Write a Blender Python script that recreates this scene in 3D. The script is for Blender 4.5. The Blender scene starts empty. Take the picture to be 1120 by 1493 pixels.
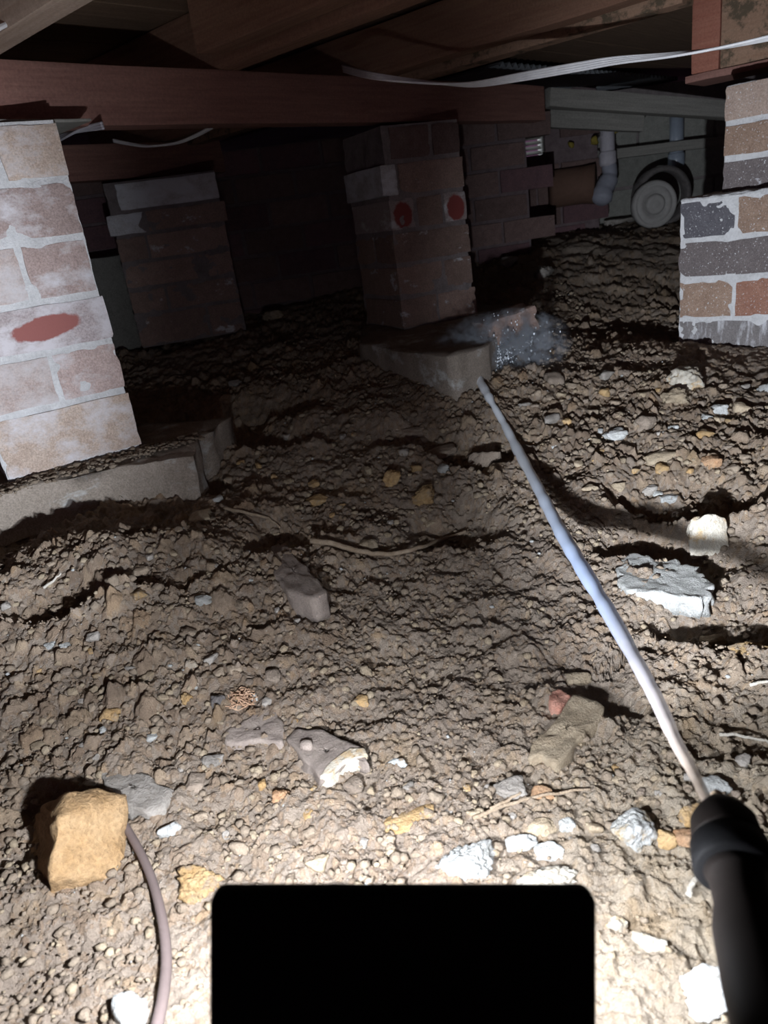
import bpy, math, random
import numpy as np
from mathutils import Vector, Matrix
random.seed(7); RNG=np.random.default_rng(7)
S=bpy.context.scene; COL=S.collection
# ------------------------------------------------------------------ camera, world, lights, exposure
F=1090.0; W=1120; HH=1493
PITCH=math.atan(F/2777.0); ROLL=math.atan2(390,2750); CZ=0.5
fwd=np.array([0,math.cos(PITCH),-math.sin(PITCH)]); up0=np.array([0,math.sin(PITCH),math.cos(PITCH)]); r0=np.array([1.,0,0])
right=math.cos(ROLL)*r0-math.sin(ROLL)*up0; up=math.sin(ROLL)*r0+math.cos(ROLL)*up0
campos=np.array([0,0,CZ])
cd=bpy.data.cameras.new('camera'); cam=bpy.data.objects.new('camera',cd); COL.objects.link(cam); S.camera=cam
cd.lens=F/HH*36; cd.sensor_width=36; cd.clip_start=0.02; cd.clip_end=60
cam.matrix_world=Matrix(((right[0],up[0],-fwd[0],0),(right[1],up[1],-fwd[1],0),(right[2],up[2],-fwd[2],CZ),(0,0,0,1)))
cd.dof.use_dof=True; cd.dof.focus_distance=0.95; cd.dof.aperture_fstop=11
w=bpy.data.worlds.new('world'); S.world=w; w.use_nodes=True
w.node_tree.nodes['Background'].inputs[0].default_value=(0.52,0.26,0.48,1)
w.node_tree.nodes['Background'].inputs[1].default_value=0.13
S.view_settings.view_transform='Standard'; S.view_settings.look='None'; S.view_settings.gamma=1; S.view_settings.use_curve_mapping=False
S.view_settings.exposure=0.15
def spot(name,loc,tgt,power,angle,blend=1.0,rad=0.009,col=(0.86,0.92,1.0)):
    l=bpy.data.lights.new(name,'SPOT'); l.energy=power; l.spot_size=math.radians(angle); l.spot_blend=blend
    l.shadow_soft_size=rad; l.color=col; o=bpy.data.objects.new(name,l); COL.objects.link(o)
    o.location=loc; o.rotation_euler=(Vector(tgt)-Vector(loc)).to_track_quat('-Z','Y').to_euler(); return o
spot('lamp_beam_left',(-0.0458,0.2297,0.2368),(-.76,1.12,.42),38,54,1.0,.006)
spot('lamp_beam_right',(0.0104,0.2266,0.2288),(.78,1.45,.25),66,57,1.0,.006)
def flood(loc,power):
    l_=bpy.data.lights.new('lamp_flood','POINT'); l_.energy=power; l_.shadow_soft_size=.006; l_.color=(.90,.94,1.0); o_=bpy.data.objects.new('lamp_flood',l_); COL.objects.link(o_); o_.location=loc
flood((-0.0711,0.2312,0.2406),1.3); flood((0.0385,0.2249,0.2246),.7)
spot('lamp_apron',(-0.0711,0.2312,0.2406),(-.14,.32,0),13.5,160,1.0,.006,(.90,.94,1.0)); spot('lamp_apron',(0.0385,0.2249,0.2246),(.13,.31,0),4.6,158,1.0,.006,(.90,.94,1.0))
spot('lamp_beam_up',(-0.0458,0.2297,0.2368),(-.62,1.1,.95),15,58,1,.006); spot('lamp_beam_up',(0.0104,0.2266,0.2288),(.75,1.2,.85),9,56,1,.006)
def alight(name,loc,tgt,power,size,col):
    l=bpy.data.lights.new(name,'AREA'); l.energy=power; l.size=size; l.color=col; o=bpy.data.objects.new(name,l); COL.objects.link(o)
    o.location=loc; o.rotation_euler=(Vector(tgt)-Vector(loc)).to_track_quat('-Z','Y').to_euler(); return o

# ------------------------------------------------------------------ maths helpers
def ray(px,py): return fwd+right*(px-W/2)/F-up*(py-HH/2)/F
def at(px,py,d): return campos+ray(px,py)*d
def aty(px,py,Y):
    r=ray(px,py); return campos+r*Y/r[1]
def atz(px,py,z):
    r=ray(px,py); return campos+r*(z-CZ)/r[2]
def proj(P):
    v=np.asarray(P)-campos; d=v@fwd
    return W/2+F*(v@right)/d, HH/2-F*(v@up)/d, d
_T=RNG.random((8,65536))
def hsh(i,j,k,s): return _T[s%8][((i*73856093)^(j*19349663)^(k*83492791)^(s*2654435))&65535]
def vnoise(x,y,z=None,seed=0):
    if z is None: z=np.zeros_like(x)
    xi=np.floor(x).astype(np.int64); yi=np.floor(y).astype(np.int64); zi=np.floor(z).astype(np.int64)
    u=x-xi; v=y-yi; t=z-zi; u=u*u*(3-2*u); v=v*v*(3-2*v); t=t*t*(3-2*t)
    r=0
    for a in (0,1):
        for b in (0,1):
            for c in (0,1):
                wgt=(u if a else 1-u)*(v if b else 1-v)*(t if c else 1-t)
                r=r+wgt*hsh(xi+a,yi+b,zi+c,seed)
    return r*2-1
def fbm(x,y,z=None,oct=4,seed=0,gain=.5):
    r=0;a=1
    for o in range(oct):
        f=2.03**o
        r=r+a*vnoise(x*f,y*f,None if z is None else z*f,seed+o*3); a*=gain
    return r
def domes(x,y,cell,dens,seed,rlo=.25,rhi=.6):
    X=x/cell; Y=y/cell; xi=np.floor(X).astype(np.int64); yi=np.floor(Y).astype(np.int64)
    best=np.zeros_like(x); bid=np.zeros_like(x)
    for a in (-1,0,1):
        for b in (-1,0,1):
            ci=xi+a; cj=yi+b
            fx=ci+hsh(ci,cj,ci*0+1,seed); fy=cj+hsh(ci,cj,ci*0+2,seed)
            on=hsh(ci,cj,ci*0+3,seed)<dens
            R=rlo+(rhi-rlo)*hsh(ci,cj,ci*0+4,seed)**2
            e=hsh(ci,cj,ci*0+5,seed)*3.14; k=.65+.5*hsh(ci,cj,ci*0+6,seed)
            dx=X-fx; dy=Y-fy; p=dx*np.cos(e)+dy*np.sin(e); q=(-dx*np.sin(e)+dy*np.cos(e))/k
            e2=np.maximum(np.maximum(np.abs(p),np.abs(q)),.74*np.maximum(np.abs(p+.15*R),0)+.74*np.abs(q))
            rd=.45*e2+.55*np.maximum(np.abs(p*.9+q*.35),np.sqrt(p*p+q*q)*.97)
            h=np.clip(R-rd,0,None)*1.9+0
            h=np.where(h>0,np.minimum(h,R*(.42+.3*hsh(ci,cj,ci*0+8,seed))+p*(hsh(ci,cj,ci*0+9,seed)-.5)*.9+q*(hsh(ci,cj,ci*0+10,seed)-.5)*.9),0)*on
            h=np.maximum(h,0)
            m=h>best; best=np.where(m,h,best); bid=np.where(m,hsh(ci,cj,ci*0+7,seed),bid)
    return best*cell,bid
# ------------------------------------------------------------------ object helpers
def tag(o,label=None,cat=None,group=None,kind=None):
    if label: o['label']=label
    if cat: o['category']=cat
    if group: o['group']=group
    if kind: o['kind']=kind
    return o
def empty(name,loc,rz=0):
    o=bpy.data.objects.new(name,None); COL.objects.link(o); o.location=tuple(float(v) for v in loc); o.rotation_euler=(0,0,rz); o.empty_display_size=.02; return o
def mesh(name,v,f,mat=None,smooth=False):
    me=bpy.data.meshes.new(name); v=np.asarray(v,dtype=np.float32).reshape(-1,3)
    if isinstance(f,np.ndarray):
        n=f.shape[1]; me.vertices.add(len(v)); me.vertices.foreach_set('co',v.ravel())
        me.loops.add(f.size); me.loops.foreach_set('vertex_index',f.astype(np.int32).ravel())
        me.polygons.add(len(f)); me.polygons.foreach_set('loop_start',np.arange(0,f.size,n,dtype=np.int32))
        me.update(calc_edges=True)
    else:
        me.from_pydata([tuple(map(float,p)) for p in v],[],[tuple(map(int,q)) for q in f]); me.update()
    if smooth: me.polygons.foreach_set('use_smooth',np.ones(len(me.polygons),dtype=bool))
    if mat: me.materials.append(mat)
    return me
def link(name,me,parent=None,loc=None,rz=0):
    o=bpy.data.objects.new(name,me); COL.objects.link(o)
    if parent: o.parent=parent
    if loc is not None: o.location=tuple(float(v) for v in loc)
    o.rotation_euler=(0,0,rz); return o
def rbox(l,d,h,r=.004,n=3,amp=.0,freq=30,seed=0,chip=0.):
    """rounded, slightly irregular box centred at the origin"""
    V=[];Fs=[];hs=np.array([l,d,h])/2
    g=np.linspace(-1,1,n+1); 
    if n>2: g=np.sign(g)*(1-(1-abs(g))**1.25)
    for ax in range(3):
        for sg in (-1,1):
            a,b=[(1,2),(2,0),(0,1)][ax]
            A,B=np.meshgrid(g,g,indexing='ij'); P=np.zeros(A.shape+(3,)); P[...,ax]=sg; P[...,a]=A; P[...,b]=B
            o=len(V)*(n+1)**2; V.append(P.reshape(-1,3))
            i,j=np.meshgrid(range(n),range(n),indexing='ij'); q=i*(n+1)+j
            q=np.stack([q,q+(n+1),q+(n+2),q+1],-1).reshape(-1,4)
            Fs.append((q if sg>0 else q[:,::-1])+o)
    V=np.concatenate(V)*hs; Fs=np.concatenate(Fs)
    inn=np.clip(V,-(hs-r),hs-r); dv=V-inn; L=np.linalg.norm(dv,axis=1,keepdims=True); L[L==0]=1
    V=np.where(np.abs(dv).sum(1,keepdims=True)>0,inn+dv/L*r,V)
    if amp:
        s=seed*7.3
        for k in range(3): V[:,k]+=amp*fbm(V[:,0]*freq+s+k*11,V[:,1]*freq+s,V[:,2]*freq+k*5,oct=3,seed=seed)
    if chip:
        c=fbm(V[:,0]*60+seed,V[:,1]*60,V[:,2]*60+seed*3,oct=2,seed=seed+1)
        edge=((np.abs(V)>(hs-r*1.8)).sum(1)>=2)
        V-=V*(edge*np.clip(c,0,1)*chip)[:,None]
    return V,Fs
def tube(pts,rad,ns=8,cap=True):
    P=np.asarray(pts,float); n=len(P); rad=np.broadcast_to(np.asarray(rad,float),(n,))
    T=np.gradient(P,axis=0); T/=np.linalg.norm(T,axis=1,keepdims=True)
    ref=np.array([0,0,1.]) if abs(T[0,2])<.9 else np.array([1.,0,0]); V=[]
    N=ref-T[0]*(ref@T[0]); N/=np.linalg.norm(N)
    for i in range(n):
        N=N-T[i]*(N@T[i]); N/=np.linalg.norm(N); B=np.cross(T[i],N)
        for k in range(ns):
            a=2*math.pi*k/ns; V.append(P[i]+rad[i]*(N*math.cos(a)+B*math.sin(a)))
    Fc=[]
    for i in range(n-1):
        for k in range(ns): Fc.append((i*ns+k,i*ns+(k+1)%ns,(i+1)*ns+(k+1)%ns,(i+1)*ns+k))
    if cap: Fc.append(tuple(range(ns-1,-1,-1))); Fc.append(tuple((n-1)*ns+k for k in range(ns)))
    return np.array(V),Fc
def spline(pts,m=8):
    P=np.asarray(pts,float); P=np.vstack([2*P[0]-P[1],P,2*P[-1]-P[-2]]); out=[]
    for i in range(1,len(P)-2):
        for t in np.linspace(0,1,m,endpoint=False):
            a,b,c,d=P[i-1:i+3]; out.append(.5*((2*b)+(-a+c)*t+(2*a-5*b+4*c-d)*t*t+(-a+3*b-3*c+d)*t**3))
    out.append(P[-2]); return np.array(out)
_ico={}
def ico(n):
    if n in _ico: return _ico[n]
    import bmesh
    bm=bmesh.new(); bmesh.ops.create_icosphere(bm,subdivisions=n,radius=1); bm.verts.ensure_lookup_table()
    v=np.array([q.co[:] for q in bm.verts]); f=np.array([[x.index for x in q.verts] for q in bm.faces]); bm.free(); _ico[n]=(v,f); return v,f
def rockv(sub,seed,facets=9,rough=.05,soft=.10,lump=.12):
    """a unit stone: cut by random planes, roughened; spans about -1..1"""
    v,f=ico(sub); rg=np.random.default_rng(seed)
    nrm=rg.normal(size=(facets,3)); nrm/=np.linalg.norm(nrm,axis=1,keepdims=True); d=rg.uniform(.62,1.0,facets)
    nrm=np.vstack([nrm,np.eye(3),-np.eye(3)]); d=np.concatenate([d,np.full(6,.95)])
    k=np.clip(v@nrm.T,1e-3,None)/d; p=1/soft
    r=(k**p).sum(1)**(-1/p)
    r=r*(1+lump*fbm(v[:,0]*1.3+seed,v[:,1]*1.3,v[:,2]*1.3,oct=2,seed=seed)+rough*fbm(v[:,0]*5+seed,v[:,1]*5,v[:,2]*5,oct=3,seed=seed+2))
    q=v*r[:,None]; q-= (q.max(0)+q.min(0))/2; return q/np.abs(q).max(0),f
# ------------------------------------------------------------------ materials
def newmat(name):
    m=bpy.data.materials.new(name); m.use_nodes=True; nt=m.node_tree; b=nt.nodes['Principled BSDF']; b.inputs['Roughness'].default_value=.9
    b.inputs['Specular IOR Level'].default_value=.2
    return m,nt,b
def nd(nt,t,**kw):
    n=nt.nodes.new(t)
    for k,v in kw.items():
        if k.startswith('i_'): n.inputs[k[2:].replace('_',' ')].default_value=v
        else: setattr(n,k,v)
    return n
def noise(nt,vec,scale,detail=6,rough=.6):
    n=nd(nt,'ShaderNodeTexNoise'); n.inputs['Scale'].default_value=scale; n.inputs['Detail'].default_value=detail; n.inputs['Roughness'].default_value=rough
    nt.links.new(vec,n.inputs['Vector']); return n
def ramp(nt,fac,stops):
    r=nd(nt,'ShaderNodeValToRGB'); e=r.color_ramp.elements
    while len(e)<len(stops): e.new(.5)
    for q,(p,c) in zip(e,stops): q.position=p; q.color=(*c,1) if len(c)==3 else c
    nt.links.new(fac,r.inputs[0]); return r
def mix(nt,fac,a,b,mode='MIX'):
    m=nd(nt,'ShaderNodeMix',data_type='RGBA',blend_type=mode)
    for s,x in ((m.inputs[0],fac),(m.inputs[6],a),(m.inputs[7],b)):
        if isinstance(x,bpy.types.NodeSocket): nt.links.new(x,s)
        else: s.default_value=x if isinstance(x,(int,float)) else ((*x,1) if len(x)==3 else x)
    return m.outputs[2]
def bump(nt,b,h,strength=.4,dist=.002):
    n=nd(nt,'ShaderNodeBump'); n.inputs['Strength'].default_value=strength; n.inputs['Distance'].default_value=dist
    nt.links.new(h,n.inputs['Height']); nt.links.new(n.outputs[0],b.inputs['Normal'])
def geo(nt): return nd(nt,'ShaderNodeNewGeometry').outputs['Position']
def obc(nt): return nd(nt,'ShaderNodeTexCoord').outputs['Object']
def stone_mat(name,c1,c2,scale=60,bs=.5,speck=None,var=.25,rough=.9):
    m,nt,b=newmat(name); g=geo(nt)
    n1=noise(nt,g,scale,6,.65); n2=noise(nt,g,scale*7,4,.7)
    c=ramp(nt,n1.outputs[0],[(.32,c1),(.68,c2)]).outputs[0]
    c=mix(nt,var,c,ramp(nt,n2.outputs[0],[(.3,(.25,.25,.25)),(.7,(1,1,1))]).outputs[0],'OVERLAY')
    if speck:
        n3=noise(nt,g,scale*.8,5,.7); c=mix(nt,ramp(nt,n3.outputs[0],[(.52,(0,0,0)),(.62,(1,1,1))]).outputs[0],c,speck)
    oi=nd(nt,'ShaderNodeObjectInfo'); hsv=nd(nt,'ShaderNodeHueSaturation'); mr=nd(nt,'ShaderNodeMapRange')
    nt.links.new(oi.outputs['Random'],mr.inputs[0]); mr.inputs[3].default_value=.78; mr.inputs[4].default_value=1.2
    nt.links.new(mr.outputs[0],hsv.inputs['Value']); nt.links.new(c,hsv.inputs['Color'])
    nt.links.new(hsv.outputs[0],b.inputs['Base Color']); b.inputs['Roughness'].default_value=rough
    bump(nt,b,n2.outputs[0],min(1,bs*1.8),.003); return m
M={}
M['clod']=stone_mat('soil_clod',(.28,.22,.165),(.38,.31,.24))
M['tan']=stone_mat('tan_stone',(.33,.26,.18),(.46,.38,.28))
M['grey']=stone_mat('grey_stone',(.30,.27,.24),(.42,.39,.36))
M['ochre']=stone_mat('ochre_stone',(.40,.25,.11),(.50,.36,.20),speck=(.36,.28,.20))
M['orange']=stone_mat('orange_stone',(.46,.25,.13),(.50,.34,.22))
M['white']=stone_mat('pale_stone',(.46,.46,.44),(.60,.62,.62),bs=.8)
M['quartz']=stone_mat('quartz_stone',(.52,.52,.49),(.68,.70,.71),speck=(.62,.50,.34),bs=.8)
M['mortar_lump']=stone_mat('mortar_lump',(.42,.42,.40),(.64,.64,.62),bs=.9)
M['cream']=stone_mat('cream_rock',(.50,.44,.36),(.64,.60,.52),speck=(.56,.42,.26))
M['brown']=stone_mat('brown_stone',(.25,.20,.16),(.33,.27,.22))
M['slate']=stone_mat('slate_brown',(.24,.20,.18),(.32,.27,.235),bs=.3)
M['sandstone']=stone_mat('orange_sandstone',(.33,.205,.10),(.42,.29,.165),scale=35,bs=1.0,var=.4)
M['red']=stone_mat('red_brick_chip',(.42,.19,.14),(.50,.28,.22))
M['dark']=stone_mat('dark_stone',(.10,.09,.09),(.17,.155,.15))
STONES_G=['clod','clod','clod','tan','tan','brown','grey','ochre']
def mat_soil():
    m,nt,b=newmat('dry_soil'); g=geo(nt); at_=nd(nt,'ShaderNodeAttribute',attribute_name='tint')
    big=noise(nt,g,7,5,.6); mid=noise(nt,g,60,6,.65); fine=noise(nt,g,700,4,.7)
    base=ramp(nt,big.outputs[0],[(.3,(.31,.255,.212)),(.52,(.405,.338,.280)),(.72,(.48,.41,.345))]).outputs[0]
    peb=ramp(nt,at_.outputs['Fac'],[(0,(.5,.5,.5)),(.05,(.42,.36,.30)),(.45,(.56,.52,.47)),(.75,(.64,.58,.48)),(.86,(.62,.50,.36)),(.95,(.60,.58,.56)),(1,(.85,.85,.85))]).outputs[0]
    c=mix(nt,.7,base,peb,'OVERLAY')
    c=mix(nt,.35,c,ramp(nt,mid.outputs[0],[(.35,(.3,.27,.25)),(.7,(.9,.85,.8))]).outputs[0],'OVERLAY')
    c=mix(nt,.25,c,ramp(nt,fine.outputs[0],[(.35,(.2,.2,.2)),(.7,(1,1,1))]).outputs[0],'OVERLAY')
    sp=ramp(nt,noise(nt,g,420,2,.5).outputs[0],[(.70,(0,0,0)),(.74,(1,1,1))]).outputs[0]
    c=mix(nt,sp,c,(.60,.56,.50))
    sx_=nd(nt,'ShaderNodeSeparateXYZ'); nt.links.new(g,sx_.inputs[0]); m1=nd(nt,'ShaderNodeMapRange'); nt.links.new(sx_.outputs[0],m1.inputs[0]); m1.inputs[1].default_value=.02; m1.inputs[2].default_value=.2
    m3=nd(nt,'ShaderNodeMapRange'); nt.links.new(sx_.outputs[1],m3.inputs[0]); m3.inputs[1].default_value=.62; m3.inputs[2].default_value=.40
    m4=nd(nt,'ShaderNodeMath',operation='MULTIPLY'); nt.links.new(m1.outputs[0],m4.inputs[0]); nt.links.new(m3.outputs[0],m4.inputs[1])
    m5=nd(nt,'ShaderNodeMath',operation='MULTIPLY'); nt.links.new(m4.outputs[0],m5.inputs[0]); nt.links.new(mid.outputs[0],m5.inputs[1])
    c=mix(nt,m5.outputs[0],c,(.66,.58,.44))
    # rusty clay patches lying in the soil, pale lime dust near the bottom right
    oc=ramp(nt,noise(nt,g,9,4,.6).outputs[0],[(.60,(0,0,0)),(.70,(.55,.55,.55))]).outputs[0]
    c=mix(nt,oc,c,(.42,.29,.16))
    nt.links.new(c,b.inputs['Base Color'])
    ad=nd(nt,'ShaderNodeMath',operation='ADD'); nt.links.new(mid.outputs[0],ad.inputs[0]); nt.links.new(fine.outputs[0],ad.inputs[1])
    bump(nt,b,ad.outputs[0],1.0,.0045); return m
M['soil']=mat_soil()
def mat_brick(name,c1,c2,smear=(.55,.55,.57),thr=.55,soft=.1,sscale=14,drip=False,oval=None,speck=.0):
    m,nt,b=newmat(name); g=geo(nt); oi=nd(nt,'ShaderNodeObjectInfo')
    n1=noise(nt,g,45,6,.7); n2=noise(nt,g,380,4,.7)
    c=ramp(nt,n1.outputs[0],[(.3,c1),(.7,c2)]).outputs[0]
    c=mix(nt,.35,c,ramp(nt,n2.outputs[0],[(.35,(.15,.15,.15)),(.65,(.9,.9,.9))]).outputs[0],'OVERLAY')
    hsv=nd(nt,'ShaderNodeHueSaturation'); mr=nd(nt,'ShaderNodeMapRange'); nt.links.new(oi.outputs['Random'],mr.inputs[0]); mr.inputs[3].default_value=.8; mr.inputs[4].default_value=1.15
    nt.links.new(mr.outputs[0],hsv.inputs['Value']); nt.links.new(c,hsv.inputs['Color']); c=hsv.outputs[0]
    mp=nd(nt,'ShaderNodeMapping'); nt.links.new(g,mp.inputs[0]); mp.inputs['Scale'].default_value=(1,1,.25 if drip else 1.6)
    s=noise(nt,mp.outputs[0],sscale*(4 if drip else 1),8,.72)
    k=ramp(nt,s.outputs[0],[(thr,(0,0,0)),(thr+soft,(1,1,1))]).outputs[0]
    c=mix(nt,k,c,smear)
    if speck:
        s2=noise(nt,g,260,3,.6); c=mix(nt,ramp(nt,s2.outputs[0],[(.66-speck,(0,0,0)),(.70-speck,(1,1,1))]).outputs[0],c,(.62,.62,.64))
    if oval:
        o=obc(nt); (ox,oz,rx,rz,rot,colr)=oval
        mp2=nd(nt,'ShaderNodeMapping'); nt.links.new(o,mp2.inputs[0])
        mp2.vector_type='TEXTURE'; mp2.inputs['Location'].default_value=(ox,0,oz); mp2.inputs['Rotation'].default_value=(0,rot,0); mp2.inputs['Scale'].default_value=(rx,10,rz)
        ln=nd(nt,'ShaderNodeVectorMath',operation='LENGTH'); nt.links.new(mp2.outputs[0],ln.inputs[0])
        nz=noise(nt,o,90,4,.6); mm=nd(nt,'ShaderNodeMath',operation='MULTIPLY_ADD'); nt.links.new(nz.outputs[0],mm.inputs[0]); mm.inputs[1].default_value=.5; nt.links.new(ln.outputs['Value'],mm.inputs[2])
        k=ramp(nt,mm.outputs[0],[(.0,(1,1,1)),(1.12,(1,1,1)),(1.25,(0,0,0))]); k.color_ramp.elements[1].position=.0
        mr2=nd(nt,'ShaderNodeMapRange'); nt.links.new(mm.outputs[0],mr2.inputs[0]); mr2.inputs[1].default_value=1.3; mr2.inputs[2].default_value=1.14
        c=mix(nt,mr2.outputs[0],c,colr)
    nt.links.new(c,b.inputs['Base Color']); bump(nt,b,n2.outputs[0],.5,.0015); return m
M['bl_tan']=mat_brick('tan_brick',(.36,.275,.225),(.45,.365,.31),smear=(.62,.60,.63),thr=.46,soft=.2)
M['bl_pink']=mat_brick('dusty_pink_brick',(.35,.265,.245),(.44,.345,.325),smear=(.62,.60,.63),thr=.48,soft=.18)
M['bl_pale']=mat_brick('limewashed_brick',(.36,.27,.24),(.46,.37,.34),smear=(.58,.56,.58),thr=.38,soft=.30)
M['bl_oval']=mat_brick('limewashed_brick_red_patch',(.42,.36,.36),(.52,.45,.46),smear=(.60,.57,.60),thr=.44,soft=.16,oval=(.012,.0,.052,.0165,-.10,(.30,.115,.105)))
M['bc']=mat_brick('dim_brick',(.22,.155,.13),(.30,.21,.18),thr=.60,soft=.06)
M['bc_pale']=mat_brick('rendered_brick',(.40,.40,.41),(.50,.50,.52),smear=(.62,.64,.68),thr=.40,soft=.15)
M['bc_red']=mat_brick('pale_brick_red_patch',(.36,.30,.29),(.42,.36,.35),thr=.56,oval=(0,-.002,.024,.029,0,(.24,.06,.055)))
M['br_blue']=mat_brick('blue_grey_brick',(.105,.10,.115),(.16,.155,.175),smear=(.66,.66,.70),thr=.66,soft=.04,sscale=22,speck=.02)
M['br_dark']=mat_brick('charcoal_brick',(.135,.115,.115),(.18,.155,.155),smear=(.60,.60,.64),thr=.66,soft=.04,speck=.03)
M['br_brown']=mat_brick('brown_brick',(.24,.16,.12),(.33,.235,.18),smear=(.66,.66,.68),thr=.66,soft=.04,sscale=20,speck=.03)
M['br_red']=mat_brick('red_brown_brick',(.28,.135,.095),(.36,.20,.15),smear=(.66,.66,.68),thr=.66,soft=.04,speck=.03)
M['br_tan']=mat_brick('light_tan_brick',(.33,.245,.205),(.42,.33,.28),smear=(.66,.66,.68),thr=.68,soft=.04,speck=.02)
M['br_drip']=mat_brick('lime_streaked_brick',(.20,.185,.185),(.27,.25,.25),smear=(.55,.55,.58),thr=.50,soft=.14,drip=True)
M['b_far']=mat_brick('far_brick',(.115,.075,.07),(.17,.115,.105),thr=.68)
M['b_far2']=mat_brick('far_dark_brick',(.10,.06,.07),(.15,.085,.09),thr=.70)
M['block']=mat_brick('cement_block',(.17,.17,.155),(.235,.235,.215),smear=(.27,.27,.255),thr=.6)
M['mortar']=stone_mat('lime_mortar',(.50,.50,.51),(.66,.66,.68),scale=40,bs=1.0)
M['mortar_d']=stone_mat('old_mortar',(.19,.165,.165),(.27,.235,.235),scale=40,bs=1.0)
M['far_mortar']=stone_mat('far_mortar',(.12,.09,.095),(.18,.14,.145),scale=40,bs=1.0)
M['concrete']=mat_brick('footing_concrete',(.25,.215,.18),(.34,.29,.25),smear=(.56,.57,.57),thr=.54,soft=.14,sscale=12)
def mat_wood(name,c1,c2,axis=(1,0,0),sc=9,stain=None):
    m,nt,b=newmat(name); o=obc(nt); mp=nd(nt,'ShaderNodeMapping'); nt.links.new(o,mp.inputs[0]); mp.inputs['Scale'].default_value=(.7,14,14)
    n1=noise(nt,mp.outputs[0],sc,7,.65); n2=noise(nt,o,240,4,.65)
    c=ramp(nt,n1.outputs[0],[(.3,c1),(.7,c2)]).outputs[0]
    c=mix(nt,.25,c,ramp(nt,n2.outputs[0],[(.3,(.2,.2,.2)),(.7,(.9,.9,.9))]).outputs[0],'OVERLAY')
    if stain: c=mix(nt,ramp(nt,noise(nt,o,22,6,.75).outputs[0],[(.50,(0,0,0)),(.60,(1,1,1))]).outputs[0],c,stain)
    nt.links.new(c,b.inputs['Base Color']); b.inputs['Roughness'].default_value=.75; bump(nt,b,n1.outputs[0],.35,.002); return m
M['w_beam']=mat_wood('hardwood_bearer',(.185,.092,.076),(.27,.145,.118))
M['w_joist']=mat_wood('brown_joist',(.20,.105,.07),(.30,.175,.12))
M['w_pale']=mat_wood('weathered_joist',(.30,.22,.17),(.40,.31,.25))
M['w_red']=mat_wood('red_stained_timber',(.27,.10,.07),(.34,.15,.105))
M['w_board']=mat_wood('floor_board',(.14,.09,.06),(.21,.14,.095))
M['w_stain']=mat_wood('mould_stained_timber',(.25,.15,.10),(.31,.20,.14),stain=(.10,.075,.05))
M['w_grey']=mat_wood('grey_timber',(.17,.165,.15),(.25,.24,.22))
def mat_plain(name,c,rough=.6,spec=.3,n=0):
    m,nt,b=newmat(name); b.inputs['Roughness'].default_value=rough; b.inputs['Specular IOR Level'].default_value=spec
    g=obc(nt); nn=noise(nt,g,60,5,.6); c2=mix(nt,nn.outputs[0],tuple(x*.75 for x in c),tuple(min(1,x*1.2) for x in c)); nt.links.new(c2,b.inputs['Base Color']); return m
M['white_cable']=mat_plain('white_sheath',(.78,.78,.80),.45,.4)
M['hose']=mat_plain('dusty_hose',(.15,.115,.11),.75,.3)
M['black']=mat_plain('black_rubber',(.003,.003,.0035),.7,.08)
M['gun']=mat_plain('dark_nozzle',(.0055,.004,.0035),.7,.1)
M['pvc']=mat_plain('grey_plastic_pipe',(.26,.30,.36),.35,.5)
M['pvcw']=mat_plain('dusty_white_pipe',(.42,.40,.44),.7,.3)
M['bag']=mat_plain('grey_pipe_bend',(.27,.28,.33),.6,.3)
M['disc']=mat_plain('grey_disc',(.30,.29,.28),.7,.3)
M['rusty']=mat_plain('rusty_brown_clay_pipe',(.13,.075,.055),.8,.2)
M['yellow']=mat_plain('yellow_foam',(.24,.19,.04),.9,.2)
M['steel']=mat_plain('dark_corrugated_metal',(.20,.215,.23),.5,.5)
M['twig']=stone_mat('dry_twig',(.36,.27,.19),(.50,.40,.30),scale=90)
M['straw']=stone_mat('pale_straw',(.55,.50,.42),(.75,.70,.62),scale=90)
M['root']=stone_mat('orange_root',(.46,.28,.18),(.60,.40,.28),scale=90)
M['lens']=mat_plain('clear_lens',(.8,.8,.8),.2,.5)
# ------------------------------------------------------------------ the ground's broad shape
CP=[]
for px,py,z in [(0,1493,.04),(560,1290,.05),(1120,1290,.06),(560,1000,.055),(1120,1000,.06),(560,850,.07),(800,850,.06),(1100,850,.06),
    (560,700,.11),(400,700,.12),(750,700,.10),(950,740,.085),(1100,730,.095),(560,600,.165),(900,600,.13),(1050,600,.12),(980,545,.155),(850,520,.175),
    (700,556,.175),(640,552,.18),(560,525,.20),(300,560,.19),(450,480,.235),(300,620,.165)]:
    p=atz(px,py,z); CP.append((p[0],p[1],z))
for px,py,Y,_ in [(0,1000,.70,0),(300,860,.80,0),(0,890,.78,0),(60,840,.82,0),(150,782,.86,0),(250,790,.88,0)]:
    p=aty(px,py,Y); CP.append(tuple(p))
for px,py,Y in [(955,334,2.85),(850,352,2.75),(900,345,2.8),(800,430,2.15),(900,470,1.9)]: CP.append(tuple(aty(px,py,Y)))
CP+=[(-.6,1.2,.16),(-.45,1.25,.16),(-.85,.9,.18),(-.35,.98,.135),(-.5,.93,.145),(-.22,1.0,.13),(-1.5,2.5,.25),(0,3,.32),(1.25,3.3,.35),(2,3,.37),(.95,1.75,.14),(1.3,1.1,.1),(-1.1,.6,.13),(-1.2,1.5,.2),
     (-.7,.15,.05),(.7,.15,.06),(0,0,.045),(0,4.6,.36),(1.5,4.6,.42),(-1.6,4.6,.3),(2.6,1.5,.2),(-.55,2.2,.22),(-2.4,1,.2),(2.5,4.6,.42),(-2.5,4.6,.3)]
CP=np.array(CP)
def _phi(r): return np.where(r>0,r*r*np.log(r+1e-9),0)
_n=len(CP); _K=_phi(np.linalg.norm(CP[:,None,:2]-CP[None,:,:2],axis=2))+np.eye(_n)*.004
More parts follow.
